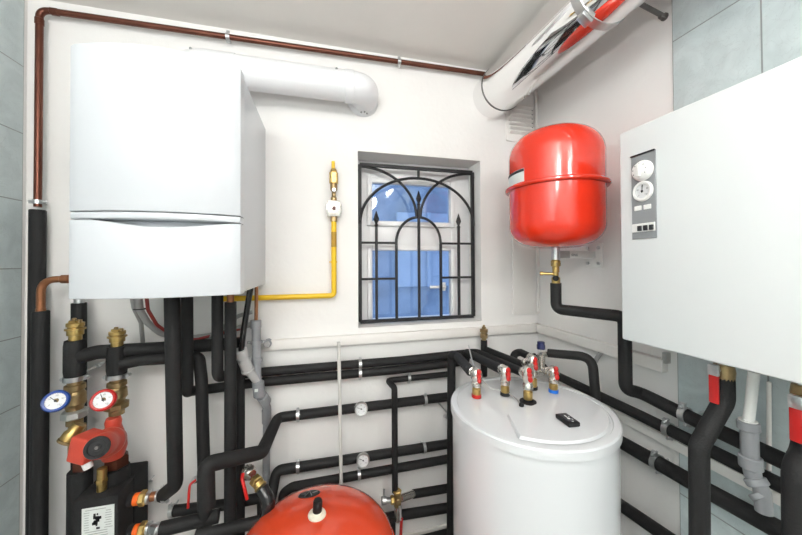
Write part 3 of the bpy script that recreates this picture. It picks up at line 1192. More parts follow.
clamp(PY(165, 494.2, 1.415), (1, 0, .15), .0255, BK, 'steel clamp where the leftmost front drop meets the upper orange port', .01, .08, (0, -.3, 1))
clamp(PY(172, 511, 1.51), (1, 0, .1), .0215, BK, 'steel clamp above the lower orange port pipe end', .014, .06, (-.3, -.3, 1))
sc = PY(149, 482, 1.56)
t = thing('wing_screw', 'small steel wing screw on the wall behind the black box edge', 'screw', sc)
MB().cyl(sc, sc + V((0, .04, 0)), .003, 8).build('shaft', STEEL, t)
MB().ball(sc + V((-.008, 0, .004)), (.008, .002, .006), 10, 6).ball(sc + V((.008, 0, .004)), (.008, .002, .006), 10, 6).build('wing', STEEL, t)

RYY = 1.45


def riser(px, name, label, rim, dialpx, needle, sleeve_top, sleeve_bot, vent_top, low_mat):
    def z(py):
        return PY(px, py, RYY).z
    x = PY(px, 380, RYY).x
    t = thing(name, label, 'riser', (x, RYY, .15), 'heating circuit risers')

    def L(prof, nm, mm, par=None, sg=24):
        return MB().lathe([(r, zz) for zz, r in prof], frame((x, RYY, 0), (0, 0, 1)), sg).build(nm, mm, par or t, smooth=26)
    # air vent: brass pot with cap and small nipple
    vt_, sb = vent_top, sleeve_top
    h = z(vt_) - z(sb)
    av = L([(z(sb) - .004, .019), (z(sb) + h * .22, .019), (z(sb) + h * .24, .024), (z(sb) + h * .45, .024), (z(sb) + h * .47, .030), (z(sb) + h * .54, .030),
            (z(sb) + h * .56, .022), (z(sb) + h * .60, .022), (z(sb) + h * .62, .026), (z(sb) + h * .78, .026), (z(sb) + h * .8, .022)], 'air_vent', BRASS)
    MB().hexa((x, RYY, z(sb) + h * .8), (x, RYY, z(sb) + h * .9), .021).build('vent_cap', BRASS, av)
    MB().cyl((x - .004, RYY, z(sb) + h * .9), (x - .004, RYY, z(vt_)), .007, 12, ch=.002).cyl((x + .016, RYY - .006, z(sb) + h * .78), (x + .016, RYY - .006, z(sb) + h * .93), .006, 10).build('vent_nipple', BRASSD, av)
    L([(z(sleeve_bot), .030), (z(sleeve_bot) + .02, .0325), (z(sb) - .02, .0325), (z(sb), .030)], 'foam_sleeve', FOAM)
    cl = L([(z(sleeve_bot) - .016, .033), (z(sleeve_bot) + .001, .034)], 'hose_clip', STEEL)
    for s_ in (-1, 1):
        MB().cyl((x + s_ * .036, RYY - .008, z(sleeve_bot) - .008), (x + s_ * .036, RYY + .012, z(sleeve_bot) - .008), .007, 10).build('clip_bolt', STEEL, cl)
    zb = z(sleeve_bot) - .016
    ze = z(low_mat)
    hh = zb - ze
    L([(zb - hh * .0, .022), (zb - hh * .08, .022), (zb - hh * .1, .030), (zb - hh * .2, .031), (zb - hh * .24, .025), (zb - hh * .3, .031), (zb - hh * .52, .033), (zb - hh * .58, .027), (zb - hh * .64, .025), (zb - hh * .66, .025)], 'ball_valve', BRASSD)
    mb = MB().lathe([(.030, 0), (.039, .006), (.039, hh * .16), (.03, hh * .2)], frame((x, RYY, zb - hh * .86), (0, 0, 1)), 8)
    mb.build('union_nut', CHROMEB if rim is BLUEP else BRASSD, t)
    L([(ze, .024), (zb - hh * .84, .024)], 'lower_neck', BRASSD)
    c = PY(*dialpx, RYY - .085)
    aim = (EYE + V((-.42, 0, .12)) - c).normalized()
    th = thing('tmp', '', '', c)
    bpy.data.objects.remove(th)
    tp = MB().lathe([(.008, 0), (.008, .06)], frame(c + V((0, .0, 0)), V((x, RYY, c.z - .004)) - c), 12).build('gauge_stem', BRASSD, t)
    X = frame(c, aim, (1, 0, 0))
    dial(t, X, wr(c, 20.5), .016, rim, needle, .26)
    return t, x, z


rb, xb, zbf = riser(75, 'return_riser', 'left riser with blue-rimmed thermometer, brass valve and air vent', BLUEP, (55.5, 401), 2.45, 340, 376, 318, 424)
rr_, xr, zrf = riser(117, 'flow_riser', 'right riser with red-rimmed thermometer standing above the red pump', REDH, (103, 400), 2.05, 346, 374, 327, 414)
# angled brass filter under blue riser
mb = MB().lathe([(.026, 0), (.027, .02), (.022, .03), (.021, .055)], frame(PY(68, 440, 1.40), V((.55, .35, 1))), 18)
yf_ = mb.build('angled_filter', BRASS, rb)
MB().cyl(PY(68, 440, 1.40), PY(68, 440, 1.40) + V((-.55, -.35, -1)).normalized() * .01, .029, 18, ch=.002).build('filter_cap', BRASSD, yf_)
MB().cyl((xb + .008, RYY, zbf(426)), (xb + .008, RYY, zbf(456)), .025, 20).build('neck_pipe', BRASSD, rb)
MB().hexa((xb + .028, RYY, zbf(470)), (xb + .028, RYY, zbf(456)), .032).build('lower_nut', COPPER, rb)
MB().cyl((xb + .018, RYY, .15), (xb + .018, RYY, zbf(470)), .036, 22, ch=.003).build('lower_sleeve', FOAM, rb)

# red circulation pump
pu = thing('circulation_pump', 'red circulation pump with black motor cap between the two risers', 'pump', (xr, RYY, zrf(462)))
pc = V((xr, RYY - .02, zrf(437)))
mc = PY(97.5, 447.5, 1.27)       # centre of motor cap
ax = (pc - mc).normalized()
MB().lathe([(.022, .085), (.026, .07), (.024, .055), (.030, .035), (.034, .02), (.040, 0), (.042, -.03), (.036, -.055), (.032, -.066)], frame(pc, (0, 0, 1)), 24).build('volute', REDP, pu)
Lm = (pc - mc).length
MB().lathe([(.034, 0), (.038, .006), (.040, Lm * .35), (.043, Lm * .5), (.050, Lm * .56), (.050, Lm * .68), (.043, Lm * .74), (.041, Lm * 1.0), (.032, Lm * 1.14), (0, Lm * 1.2)], frame(mc, ax), 30).build('motor_housing', REDP, pu)
MB().lathe([(.0345, -.004), (.0335, -.008), (.025, -.008), (.023, -.005), (.011, -.005), (.010, -.009), (0, -.009)][::-1] + [(.0345, .002)], frame(mc, ax), 30).build('motor_cap', BLACKP, pu)
MB().lathe([(0, -.012), (.005, -.012), (.006, -.008)], frame(mc, ax), 16).build('cap_screw', DARKST, pu)
tb = PY(88, 446, 1.325)
Rb = frame((0, 0, 0), (.42, .0, 1), ax.cross(V((0, 0, 1)))).to_3x3()
mb = MB()
mb.box(tb, (.066, .075, .085), .008, 3, R=M.Rotation(.18, 3, 'Y') @ M.Rotation(-.35, 3, 'Z'))
mb.build('terminal_box', REDP, pu)
MB().cyl(PY(86, 462, 1.31), PY(89, 468, 1.31), .014, 14, ch=.002).build('cable_gland', WHITEP, pu)
MB().hexa((xr, RYY, zrf(467)), (xr, RYY, zrf(455)), .04).build('lower_nut', COPPER, pu)
MB().cyl((xr, RYY - .005, bzt + .0005), (xr, RYY - .005, zrf(466)), .043, 24, ch=.003).build('foam_base', FOAM, pu)
bs = PY(102, 470, 1.395)
mb = MB().cyl(V((bs.x, bs.y, bzt + .001)), bs + V((0, 0, .008)), .0150, 18, ch=.002)
mb.hexa(V((bs.x, bs.y, bzt + .03)), V((bs.x, bs.y, bzt + .045)), .018)
tag(mb.build('brass_bushing', BRASS), 'brass bushing on top of the black box left of pump base', 'fitting')
sc = PY(99, 364, 1.53)
t = thing('wall_hook', 'thin steel wall hook between the two riser sleeves', 'hook', sc)
MB().tube([PY(84, 372, 1.5), PY(100, 364.5, 1.55), V((sc.x, YB, sc.z))], .0045, 8, .01).build('rod', STEEL, t)
MB().hexa(PY(97, 366, 1.535), PY(101, 364, 1.553), .010).build('nut', STEEL, t)

# ------------------------------------------------------------------ floor expansion vessel
vcx, vcy, VR, vzt = PY(317, 515, 1.10).x, 1.10, .262, PY(317, 515, 1.10).z
fv = thing('floor_vessel', 'round red expansion vessel standing on the floor before the back wall', 'expansion vessel', (vcx, vcy, 0))
prof = [(0, 0.12)]
zb0 = .12
for i in range(1, 13):
    a = PI / 2 * i / 12
    prof.append((VR * math.sin(a) ** .8, zb0 + .12 * (1 - math.cos(a))))
zt0 = vzt - .125
for i in range(0, 17):
    a = PI / 2 * i / 16
    prof.append((VR * math.cos(a) ** .80 if i < 16 else 0, zt0 + .125 * math.sin(a)))
MB().lathe(prof, frame((vcx, vcy, 0), (0, 0, 1)), 64).build('shell', REDF, fv, smooth=60)
zm = (zb0 + .12 + zt0) / 2
MB().lathe([(VR, -.012), (VR + .008, -.008), (VR + .008, .008), (VR, .012)], frame((vcx, vcy, zt0 - .015), (0, 0, 1)), 64).build('seam_rim', REDF, fv)
for k in range(3):
    a = 2 * PI * k / 3 + .5
    q = V((vcx + VR * .8 * math.cos(a), vcy + VR * .8 * math.sin(a), 0))
    MB().box(q + V((0, 0, .1)), (.04, .04, .2), .006).build('leg', REDF, fv)
cap0 = V((vcx, vcy, vzt))
MB().lathe([(.028, -.004), (.030, .002), (.028, .006), (.02, .009), (.018, .014), (.0, .014)], frame(cap0, (.06, -.05, 1)), 28).build('valve_collar', CREAM, fv)
MB().lathe([(.0145, .012), (.0155, .016), (.0155, .046), (.013, .052), (0, .053)], frame(cap0, (.06, -.05, 1)), 20).build('valve_cap', BLACKP, fv)
# oval badge on the dome
bp_ = V((vcx - .03, vcy + .120, 0))
rad = math.hypot(bp_.x - vcx, bp_.y - vcy)


def dome(r):
    q = (r / VR) ** (1 / .8)
    return zt0 + .125 * math.sqrt(max(0, 1 - q * q))


slope = (dome(rad - .03) - dome(rad + .03)) / .06
bp_.z = dome(rad) - .001
nrm = V(((bp_.x - vcx) / rad * slope, (bp_.y - vcy) / rad * slope, 1)).normalized()
X = frame(bp_, nrm, (1, -.1, .3))
mb = MB().lathe([(1, 0), (.98, .04), (0, .05)], X @ M.Diagonal((.040, .026, .05, 1)), 30)
bd = mb.build('oval_badge', BLACKP, fv)
mb = MB()
mb.T = X
mb.tube([(-.012, -.016, .0035), (0, .014, .0035), (.012, -.016, .0035)], .0016, 6)
mb.tube([(-.03, .004, .0035), (-.01, -.002, .0035)], .0012, 6)
mb.tube([(.012, .002, .0035), (.03, .006, .0035)], .0012, 6)
mb.T = M.Identity(4)
mb.build('badge_mark', STEEL, bd)

# ------------------------------------------------------------------ hot water tank
TR = .2815
ra, rb_ = ray(451.2, 430), ray(622.5, 445)
az1, az2 = math.atan2(ra.x, ra.y), math.atan2(rb_.x, rb_.y)
td = TR / math.sin((az2 - az1) / 2)
TX, TY = td * math.sin((az1 + az2) / 2), td * math.cos((az1 + az2) / 2)
TZT = 1.5 - .527
tk = thing('water_tank', 'tall white cylindrical hot water tank in the right corner', 'water tank', (TX, TY, 0))
XT = frame((TX, TY, 0), (0, 0, 1))
MB().lathe([(TR - .012, .03), (TR - .006, .035), (TR - .006, TZT - .033)], XT, 96).build('shell', TANKW, tk)
MB().lathe([(TR - .010, TZT - .032), (TR + .001, TZT - .031), (TR + .001, TZT - .006), (TR - .002, TZT - .001), (TR - .006, TZT), (TR - .022, TZT), (TR - .024, TZT - .003), (0, TZT - .001)], XT, 96).build('lid', TANKW, tk, smooth=24)
MB().lathe([(TR - .03, 0), (TR - .03, .03)], XT, 64).build('plinth', BLACKP, tk)
# raised wedge cover on the lid, cut from the circle by a bent front
pts = []
cA = PZ(507, 416, TZT)
cB = PZ(522, 433, TZT)
cC = PZ(556, 404, TZT)
ro = TR - .03
def rim(p):
    a = math.atan2(p.y - TY, p.x - TX)
    return a
aB = rim(PZ(520, 436, TZT))
aC = rim(PZ(605, 407, TZT))
poly = []
while aC < aB:
    aC += 2 * PI
for i in range(25):
    a = aB + (aC - aB) * i / 24
    poly.append((TX + ro * math.cos(a), TY + ro * math.sin(a)))
poly.append((PZ(565, 399, TZT).x, PZ(565, 399, TZT).y))
poly.append((PZ(552, 400, TZT).x, PZ(552, 400, TZT).y))
poly.append((cA.x, cA.y))
bm = bmesh.new()
vv = [bm.verts.new((p[0], p[1], TZT)) for p in poly]
f0 = bm.faces.new(vv)
ex = bmesh.ops.extrude_face_region(bm, geom=[f0])
for q in ex['geom']:
    if isinstance(q, bmesh.types.BMVert):
        q.co.z += .007
        q.co.x += (TX + .05 - q.co.x) * .03
        q.co.y += (TY - .08 - q.co.y) * .03
bm.verts.index_update()
mb = MB().add([q.co.copy() for q in bm.verts], [[q.index for q in f.verts] for f in bm.faces])
bm.free()
mb.build('service_cover', TANKW, tk, smooth=25)
dsp = PZ(567.5, 419, TZT + .018)
u0, u1 = PZ(557, 415, TZT + .018), PZ(570, 424.5, TZT + .018)
dirx = (u1 - u0)
dirx.z = 0
X = frame((dsp.x, dsp.y, TZT + .008), (0, 0, 1), dirx)
mb = MB()
mb.T = X
mb.box((0, 0, .007), (.066, .04, .014), .003)
mb.T = M.Identity(4)
dp = mb.build('display_unit', BLACKP, tk)
mb = MB()
mb.T = X
mb.box((0, .0, .0142), (.045, .026, .0006))
mb.T = M.Identity(4)
mb.build('screen', mat('dark_screen', (.02, .02, .035), .15, vary=.05), dp)
mb = MB()
mb.T = X
mb.box((-.006, .0, .0148), (.018, .003, .0006))
mb.ball((.006, 0, .0148), (.005, .005, .0006), 12, 6)
mb.box((-.004, .008, .0148), (.006, .002, .0006))
mb.box((.012, .008, .0148), (.006, .002, .0006))
mb.box((.024, 0, .0145), (.003, .006, .0006))
mb.T = M.Identity(4)
mb.build('thermometer_symbol', WHITEP, dp)


def butterfly(mb, c, d, side, s=.021):
    """red two-wing handle on stem; d = stem direction, side = wing direction"""
    X = frame(c, d, side)
    mb.T = X
    mb.lathe([(.008, -.004), (.009, .004), (.007, .008), (0, .009)], M.Identity(4), 14)
    for sg in (-1, 1):
        mb.ball((sg * s * .75, 0, .004), (s * .55, s * .42, .005), 14, 8)
        mb.box((sg * s * .35, 0, .003), (s * .6, s * .5, .007), .002)
    mb.T = M.Identity(4)


def tank_valve(base_px, top_py, label, ring, inlet, hpx, z=None):
    b = PZ(base_px[0], base_px[1], TZT)
    depth = (b - EYE).dot(FWD)
    ztop = PY(base_px[0], top_py, b.y).z
    h = ztop - TZT
    t = thing('tank_valve', label, 'valve', b, 'valves on the tank lid')
    XB = frame(b, (0, 0, 1))
    rc = ring
    MB().lathe([(.0185, 0), (.0185, .012)], XB, 22).build('base_ring', rc, t)
    MB().lathe([(.0155, .011), (.0165, .016), (.0165, h * .30), (.013, h * .33), (.013, h * .4)], XB, 22).build('brass_tail', BRASS, t)
    mb = MB().lathe([(.012, h * .36), (.019, h * .38), (.019, h * .5), (.016, h * .53), (.016, h * .6), (.021, h * .66), (.023, h * .80), (.021, h * .92), (.013, h * 1.0), (0, h * 1.02)], XB, 22)
    c = b + V((0, 0, h * .82))
    iv = V(inlet)
    mb.cyl(c, pathpt(c, iv, .9), .0165, 18, ch=.002)
    mb.cyl(pathpt(c, iv, .45), pathpt(c, iv, .75), .020, 18, ch=.003)
    bd = mb.build('valve_body', NICKEL, t)
    hd = V(hpx) - c
    hd.z *= .3
    mb = MB().cyl(c, c + hd.normalized() * .026, .006, 10)
    mb.build('valve_stem', BRASSD, t)
    mb = MB()
    butterfly(mb, c + hd.normalized() * .027, hd, (0, .25, 1))
    mb.build('butterfly_handle', REDH, t)
    return t, b, c


EXTRA_in = {}
t1in = PZ(470, 369, 1.5 - .42)
t1in = PY(470, 369.5, 1.15)
tank_valve((476.5, 397), 368.5, 'front left tank valve with red butterfly handle and red base ring', REDH, t1in, PY(483, 379, 1.04))
t2in = PY(501, 368, 1.15)
tank_valve((505, 395), 366.5, 'second tank valve from left, with red handle and black base', BLACKP, t2in, PY(512, 377, 1.04))
t3in = PY(522, 371.5, 1.12)
tt, b3, c3 = tank_valve((528, 402), 366.5, 'front centre tank valve with tall brass tail on black flange', BLACKP, t3in, PY(535, 376, .93))
MB().lathe([(.030, .0005), (.030, .004), (.022, .006)], frame(b3, (0, 0, 1)), 28).build('flange', BLACKP, tt)
t4in = PY(523, 363.5, 1.22)
tank_valve((533, 389), 355.5, 'rear tank valve with red handle behind the centre one', BLACKP, t4in, PY(540, 366, 1.05))
t5in = PY(546, 372, 1.17)
tt5, b5, c5 = tank_valve((553.5, 392), 366.5, 'right tank valve with red handle and blue base ring', BLUER, t5in, PY(562, 373, 1.0))

pipe('insulated_pipe', 'insulated upright at the tank left edge bending over to the front left valve', 'pipe',
     P3((450.8, 545, 1.42), (451.5, 354, 1.42), (458, 357, 1.36), (470.5, 371, 1.13)), .0200, INS, fil=.02)
pipe('insulated_pipe', 'insulated pipe slanting from the wall to the second tank valve', 'pipe',
     P3((465, 364, 1.52), (467, 352.5, 1.49), (501.5, 369.5, 1.14)), .0195, INS, fil=.015)
pipe('insulated_pipe', 'thinner insulated pipe slanting to the rear tank valve past the air vent', 'pipe',
     P3((487, 350, 1.50), (523.5, 365, 1.21)), .0165, INS)
pipe('insulated_pipe', 'short insulated bend rising behind the rear tank valve', 'pipe',
     P3((513, 372, 1.36), (514, 354, 1.36), (520, 352, 1.34), (531, 357.5, 1.26)), .0175, INS, fil=.03)
mb = MB().tube(P3((530, 357, 1.265), (536, 361, 1.23), (537, 373, 1.19)), .0135, 16, .025)
mb.cyl(PY(529, 356.5, 1.27), PY(531.5, 358, 1.255), .017, 16)
mb.cyl(PY(536.9, 369, 1.2), PY(537, 373, 1.19), .017, 16)
tag(mb.build('nickel_elbow', NICKEL), 'nickel elbow between short insulated bend and the tank valves', 'fitting')

# sensor cable on lid
pipe('sensor_lead', 'thin grey sensor lead lying across the tank lid to a black plug', 'cable',
     [PZ(478, 376, TZT + .06), PZ(490, 388, TZT + .02), PZ(507, 392, TZT + .012), PZ(517, 399, TZT + .008), PZ(521, 405, TZT + .006)], .0028, None, CABLE, fil=.03, seg=8)
q = PZ(521.5, 406, TZT)
mb = MB().lathe([(.009, 0), (.009, .006), (.004, .014), (0, .015)], frame(q, (0, 0, 1)), 14)
tag(mb.build('sensor_plug', BLACKP), 'small black plug in the tank lid at the sensor lead end', 'plug')
pipe('capillary_tube', 'thin bright capillary tube standing up behind the front left valve', 'tube',
     P3((468.5, 345, 1.38), (471, 356, 1.34), (474, 368, 1.22)), .003, None, STEEL, fil=.02, seg=8)

# air vent post in front of the back wall
av = thing('air_vent', 'small brass air vent on a black post below the window corner', 'air vent', PY(484, 375, 1.53))
p_ = PY(484, 340, 1.53)
MB().cyl(PY(484, 376, 1.53), p_, .0175, 18, ch=.002).build('foam_post', FOAM, av)
h = PY(484, 325, 1.53).z - p_.z
MB().lathe([(.013, 0), (.013, h * .12), (.020, h * .14), (.020, h * .4), (.0165, h * .43), (.0165, h * .5), (.021, h * .53), (.021, h * .72), (.011, h * .76), (.011, h * .88), (.006, h * .89), (.006, h * 1.0)], frame(p_, (0, 0, 1)), 12).build('vent_body', BRASSD, av, smooth=20)

# safety valve with blue cap
sv = thing('safety_valve', 'safety valve with dark blue cap behind the right tank valve', 'valve', PY(544, 376, 1.17))
s0, s1, s2 = PY(541.5, 375, 1.19), PY(541, 355, 1.19), PY(541, 349, 1.19)
MB().lathe([(.013, 0), (.018, .015), (.018, .03), (.013, .045), (.016, .06), (.017, .09)], frame(s0, (0, 0, 1)), 18).build('valve_body', NICKEL, sv)
MB().cyl(PY(541, 371, 1.19), PY(550, 372, 1.14), .015, 16, ch=.002).cyl(s1, PY(548, 354, 1.19), .012, 14).build('side_branch', NICKEL, sv)
MB().lathe([(.0175, 0), (.0175, .016), (.0155, .021), (.0155, .032), (.011, .033), (0, .033)], frame(s2, (0, 0, 1)), 8).build('blue_cap', NAVY, sv)
pipe('insulated_pipe', 'insulated pipe from safety valve to the right, bending down by the wall', 'pipe',
     [PY(548, 353, 1.19), PX(592, 357, 1.08), PX(596, 400, 1.08), V((PX(596, 400, 1.08).x, PX(596, 400, 1.08).y, .02))], .0185, INS, fil=.05)

# ------------------------------------------------------------------ right wall pipes
RX = XR - .055
pipe('insulated_pipe', 'long insulated pipe running behind the tank along the right wall', 'pipe',
     [PX(533, 356, RX), PX(546, 370, RX), PX(562, 378, RX), PX(640, 415.5, RX), PX(792, 491, RX)], .0205, INS, fil=.05)
pipe('insulated_pipe', 'insulated pipe right of the tank at mid height on the right wall', 'pipe',
     [PX(612, 437, RX), PX(688, 480, RX), PX(790, 536, RX)], .0255, INS, fil=.05)
pipe('insulated_pipe', 'lowest insulated pipe on the right wall beside the tank', 'pipe',
     [PX(612, 499, RX), PX(680, 546, RX)], .0235, INS)
# wall mounted vessel
wd = 1.5
vdir = ray(555.6, 262)
vdir.z = 0
vdir = vdir.normalized()
VX, VY = vdir.x * 1.5, vdir.y * 1.5
q0 = V((VX, VY, 1.5))
zc_ = (q0 - EYE).dot(FWD)
zz = lambda py: PY(558, py, VY).z
ev = thing('wall_vessel', 'shiny red expansion vessel hung on a wall bracket beside white cabinet', 'expansion vessel', (VX, VY, zz(246)))
R2 = .188
ztop_, zbot_, zfl = zz(132), zz(248.5), zz(189)
prof = [(0, zbot_)]
for i in range(1, 15):
    a = PI / 2 * i / 14
    prof.append((R2 * math.sin(a) ** .62, zbot_ + .10 * (1 - math.cos(a))))
prof.append((R2, zfl))
for i in range(0, 19):
    a = PI / 2 * i / 18
    prof.append((R2 * max(0, math.cos(a)) ** .62 if i < 18 else 0, ztop_ - .115 + .115 * math.sin(a)))
XV = frame((VX, VY, 0), (0, 0, 1))
MB().lathe(prof, XV, 80).build('shell', RED, ev, smooth=60)
MB().lathe([(R2 - .002, zfl - .009), (R2 + .011, zfl - .008), (R2 + .016, zfl - .003), (R2 + .016, zfl + .003), (R2 + .011, zfl + .008), (R2 - .002, zfl + .009)], XV, 80).build('clamp_rim', RED, ev)
# label wrapped on the shell
def wrap(a0, a1, z0, z1, r, nm, m, par):
    n = 12
    vs, fs = [], []
    for i in range(n + 1):
        a = a0 + (a1 - a0) * i / n
        for rr in (r, r + .0012):
            for zq in (z0, z1):
                vs.append((VX + rr * math.cos(a), VY + rr * math.sin(a), zq))
    for i in range(n):
        o = i * 4
        fs += [[o + 2, o + 6, o + 7, o + 3], [o, o + 1, o + 5, o + 4], [o + 1, o + 3, o + 7, o + 5], [o, o + 4, o + 6, o + 2]]
    fs += [[0, 2, 3, 1], [n * 4, n * 4 + 1, n * 4 + 3, n * 4 + 2]]
    return MB().add(vs, fs).build(nm, m, par)


tocam = math.atan2(-VY, -VX)
la0, la1 = tocam - math.radians(78), tocam - math.radians(36)
zl0, zl1 = zfl + .012, zfl + .065
lab_ = wrap(la0, la1, zl0, zl1, R2, 'label', LABELP, ev)
wrap(la0, la1, zl1 - .012, zl1 - .001, R2 + .0008, 'label_band', INK, lab_)
MB().cyl((VX, VY, zbot_ + .006), (VX, VY, zz(248)), .017, 18).build('neck', BLACKP, ev)
MB().cyl((VX, VY, zz(248)), (VX, VY, zz(260)), .018, 20, ch=.002).build('coupling', STEEL, ev)
# bracket
bk = thing('vessel_bracket', 'white steel bracket bolted to the wall beneath the red vessel', 'bracket', (XR, 1.2, zz(255)))
pl = PX(594.5, 256, XR)
MB().box((XR - .003, pl.y, pl.z + .002), (.006, .095, .115), .002).build('wall_plate', WHITEP, bk)
for dy_, dz in ((-.03, -.034), (.03, -.034), (-.03, .038), (.03, .038)):
    MB().hexa((XR - .006, pl.y + dy_, pl.z + dz), (XR - .013, pl.y + dy_, pl.z + dz), .009).build('bolt', STEEL, bk)
A = V((VX, VY, zz(254.5)))
B = V((XR - .004, pl.y, pl.z + .002))
dd = (B - A)
dd.z = 0
dd.normalize()
mb = MB()
mb.T = frame(A + dd * .078, dd, (0, 0, 1))
LL = (B - A).length
mb.box((0, 0, (LL - .078) / 2), (.034, .02, LL - .078), .003)
mb.T = M.Identity(4)
arm = mb.build('arm', WHITEP, bk)
mb = MB()
mb.T = frame(A + dd * .02, dd, (0, 0, 1))
mb.box((0, 0, .03), (.032, .024, .06), .003)
mb.T = M.Identity(4)
mb.build('clamp_jaw', CHROMEB, bk)
nside = dd.cross(V((0, 0, 1))).normalized()
if nside.dot(EYE - A) < 0:
    nside = -nside
tx = V((0, 0, 1)).cross(nside)
text('sinus', .022, frame(A + dd * .112 + nside * .0102, nside, tx), INKG, arm)
# brass drain valve under vessel
bvv = thing('drain_valve', 'brass drain valve on the pipe under the red wall vessel', 'valve', (VX, VY, zz(283)))
MB().lathe([(.017, 0), (.017, .028), (.011, .032), (.011, .05), (.014, .052), (.014, .075), (.019, .078), (.019, .10), (.013, .105)],
           frame((VX, VY, zz(284)), (0, 0, 1)), 16).build('valve_body', BRASS, bvv)
MB().hexa((VX, VY, zz(266)), (VX, VY, zz(262)), .0205).build('union_nut', BRASSD, bvv)
sd_ = V((-.8, .6, 0)).normalized()
MB().cyl((VX, VY, zz(274)), V((VX, VY, zz(273.5))) + sd_ * .055, .006, 12).cyl(V((VX, VY, zz(273.5))) + sd_ * .05, V((VX, VY, zz(273.5))) + sd_ * .062, .008, 12).build('drain_spout', BRASS, bvv)
k0 = V((VX, VY, zz(278))) + (EYE - q0).normalized() * .014
MB().cyl(k0, k0 + (EYE - q0).normalized() * .018, .012, 16, ch=.003).build('drain_knob', BLACKP, bvv)
# pipe below
b0 = V((VX, VY, zz(283)))
b1 = V((VX, VY, zz(309)))
b2 = PX(624.5, 316.5, 1.085)
b2.z = b1.z
b3_ = V((b2.x, b2.y, PX(625, 389, 1.085).z))
b4 = PX(641, 393, 1.15)
pipe('insulated_pipe', 'insulated pipe stepping from the red wall vessel down behind the white cabinet', 'pipe',
     [b0, b1, b2, b3_, b4, PX(700, 422.5, 1.15), PX(792, 465, 1.15)], .0220, INS, fil=[0, .03, .03, .035, .03, .03, 0])
mb = MB().cyl(PX(560.5, 310, 1.0), PX(561, 310, .99), .006, 8)
for px, py, x, r, lab, wd_ in ((685, 414.5, 1.15, .0220, 'upper clamp on right wall pipes, near the red-lever valve', .085),
                               (668, 429, RX, .0205, 'middle clamp on right wall pipes, just beside the upper clamp', .055),
                               (657, 462, RX, .0255, 'lower clamp on the right wall pipe beside the tank', .055)):
    c = PX(px, py, x)
    clamp(c, (0, 1, 0), r, (1, 0, 0), lab, .018, wd_, (-.35, 0, 1), None, 1.5)

# flexible grey sleeve below ledge
pipe('flexible_sleeve', 'short grey flexible sleeve hanging below the ledge on right wall', 'cable',
     [PX(604, 344, XR - .01), PX(604, 348, XR - .02), PX(597, 358, XR - .015), PX(594, 364, XR - .006)], .0095, None, CABLE, fil=.02)
pipe('thin_cable', 'thin pale cable along the wall behind the bent insulated pipe', 'cable',
     [PX(596, 362, XR - .006), PX(601, 392, XR - .006), PX(606, 402, XR - .006)], .004, None, WHITEP, fil=.02, seg=8)
jb = PX(670, 358, XR)
mb = MB().box((XR - .012, jb.y + .004, jb.z), (.024, .014, .04), .002)
tag(mb.build('end_cap', CHROMEB), 'grey end cap on the ledge rail beneath white cabinet', 'cap')

# ------------------------------------------------------------------ white wall cabinet at right
CXF, CY0, CY1, CZ0, CZ1 = .95, .26, PX(620.3, 240, .95).y, 1.244, 1.918
cb = thing('heating_cabinet', 'large plain white wall cabinet with small grey control strip at right', 'heating unit', ((CXF + XR) / 2, (CY0 + CY1) / 2, CZ0))
mb = MB().box(((CXF + XR - .006) / 2 + .01, (CY0 + CY1) / 2, (CZ0 + CZ1) / 2), (XR - .006 - CXF - .02, CY1 - CY0 - .006, CZ1 - CZ0 - .006), .004)
mb.build('casing', ENAMEL2, cb)
mb = MB().box((CXF + .012, (CY0 + CY1) / 2, (CZ0 + CZ1) / 2), (.024, CY1 - CY0, CZ1 - CZ0), .006, 3)
mb.build('front_panel', ENAMEL2, cb)
pa, pb = PX(632.5, 200, CXF).y, PX(656.8, 200, CXF).y
pzt, pzb = PX(644, 153.5, CXF).z, PX(646, 238.5, CXF).z
pw, ph = pa - pb, pzt - pzb
pyc = (pa + pb) / 2
strip = MB().box((CXF - .001, pyc, (pzt + pzb) / 2), (.006, pw, ph), .001, 1).build('control_strip', PANELG, cb)
xs_ = CXF - .004


def strip_z(f):
    return pzt - ph * f


XD = frame((xs_, pyc - .002, strip_z(.205)), (-1, 0, 0), (0, -1, 0))
kn = MB().lathe([(pw * .42, 0), (pw * .42, .006), (pw * .38, .01), (pw * .33, .016), (pw * .30, .017), (0, .017)], XD, 32).build('rotary_knob', WHITEP, strip)
mb = MB()
mb.T = XD
mb.box((0, 0, .02), (pw * .12, pw * .52, .008), .002)
mb.T = M.Identity(4)
mb.build('knob_grip', WHITEP, kn)
mb = MB()
mb.T = XD
for i in range(7):
    a = math.radians(210 - 40 * i)
    mb.box((math.cos(a) * pw * .27, math.sin(a) * pw * .27, .0172), (.003, .003, .0006))
mb.T = M.Identity(4)
mb.build('knob_mark', INKG, kn)
XD2 = frame((xs_ - .004, pyc - .001, strip_z(.445)), (-1, 0, 0), (0, -1, 0))
gd = MB()
dial(strip, XD2, pw * .42, .006, WHITEP, 1.5, .3)
for dyy in (-.17, .22):
    MB().box((xs_, pyc + dyy * pw, strip_z(.635)), (.004, pw * .3, ph * .055), .001, 1).build('switch', WHITEP, strip)
blk = MB().box((xs_, pyc, strip_z(.87)), (.006, pw * .94, ph * .10), .001, 1).build('breaker_block', WHITEP, strip)
for dyy in (-.36, -.12, .12):
    MB().box((xs_ - .004, pyc + dyy * pw, strip_z(.87) - .002), (.008, pw * .15, ph * .06), .001, 1).build('breaker_toggle', INK, blk)
mb = MB()
for dyy in (-.2, .0, .2):
    mb.box((xs_ + .0006, pyc + dyy * pw * .8, strip_z(.07)), (.001, .004, .004))
mb.box((xs_ + .0006, pyc - .008, strip_z(.70)), (.001, .01, .003))
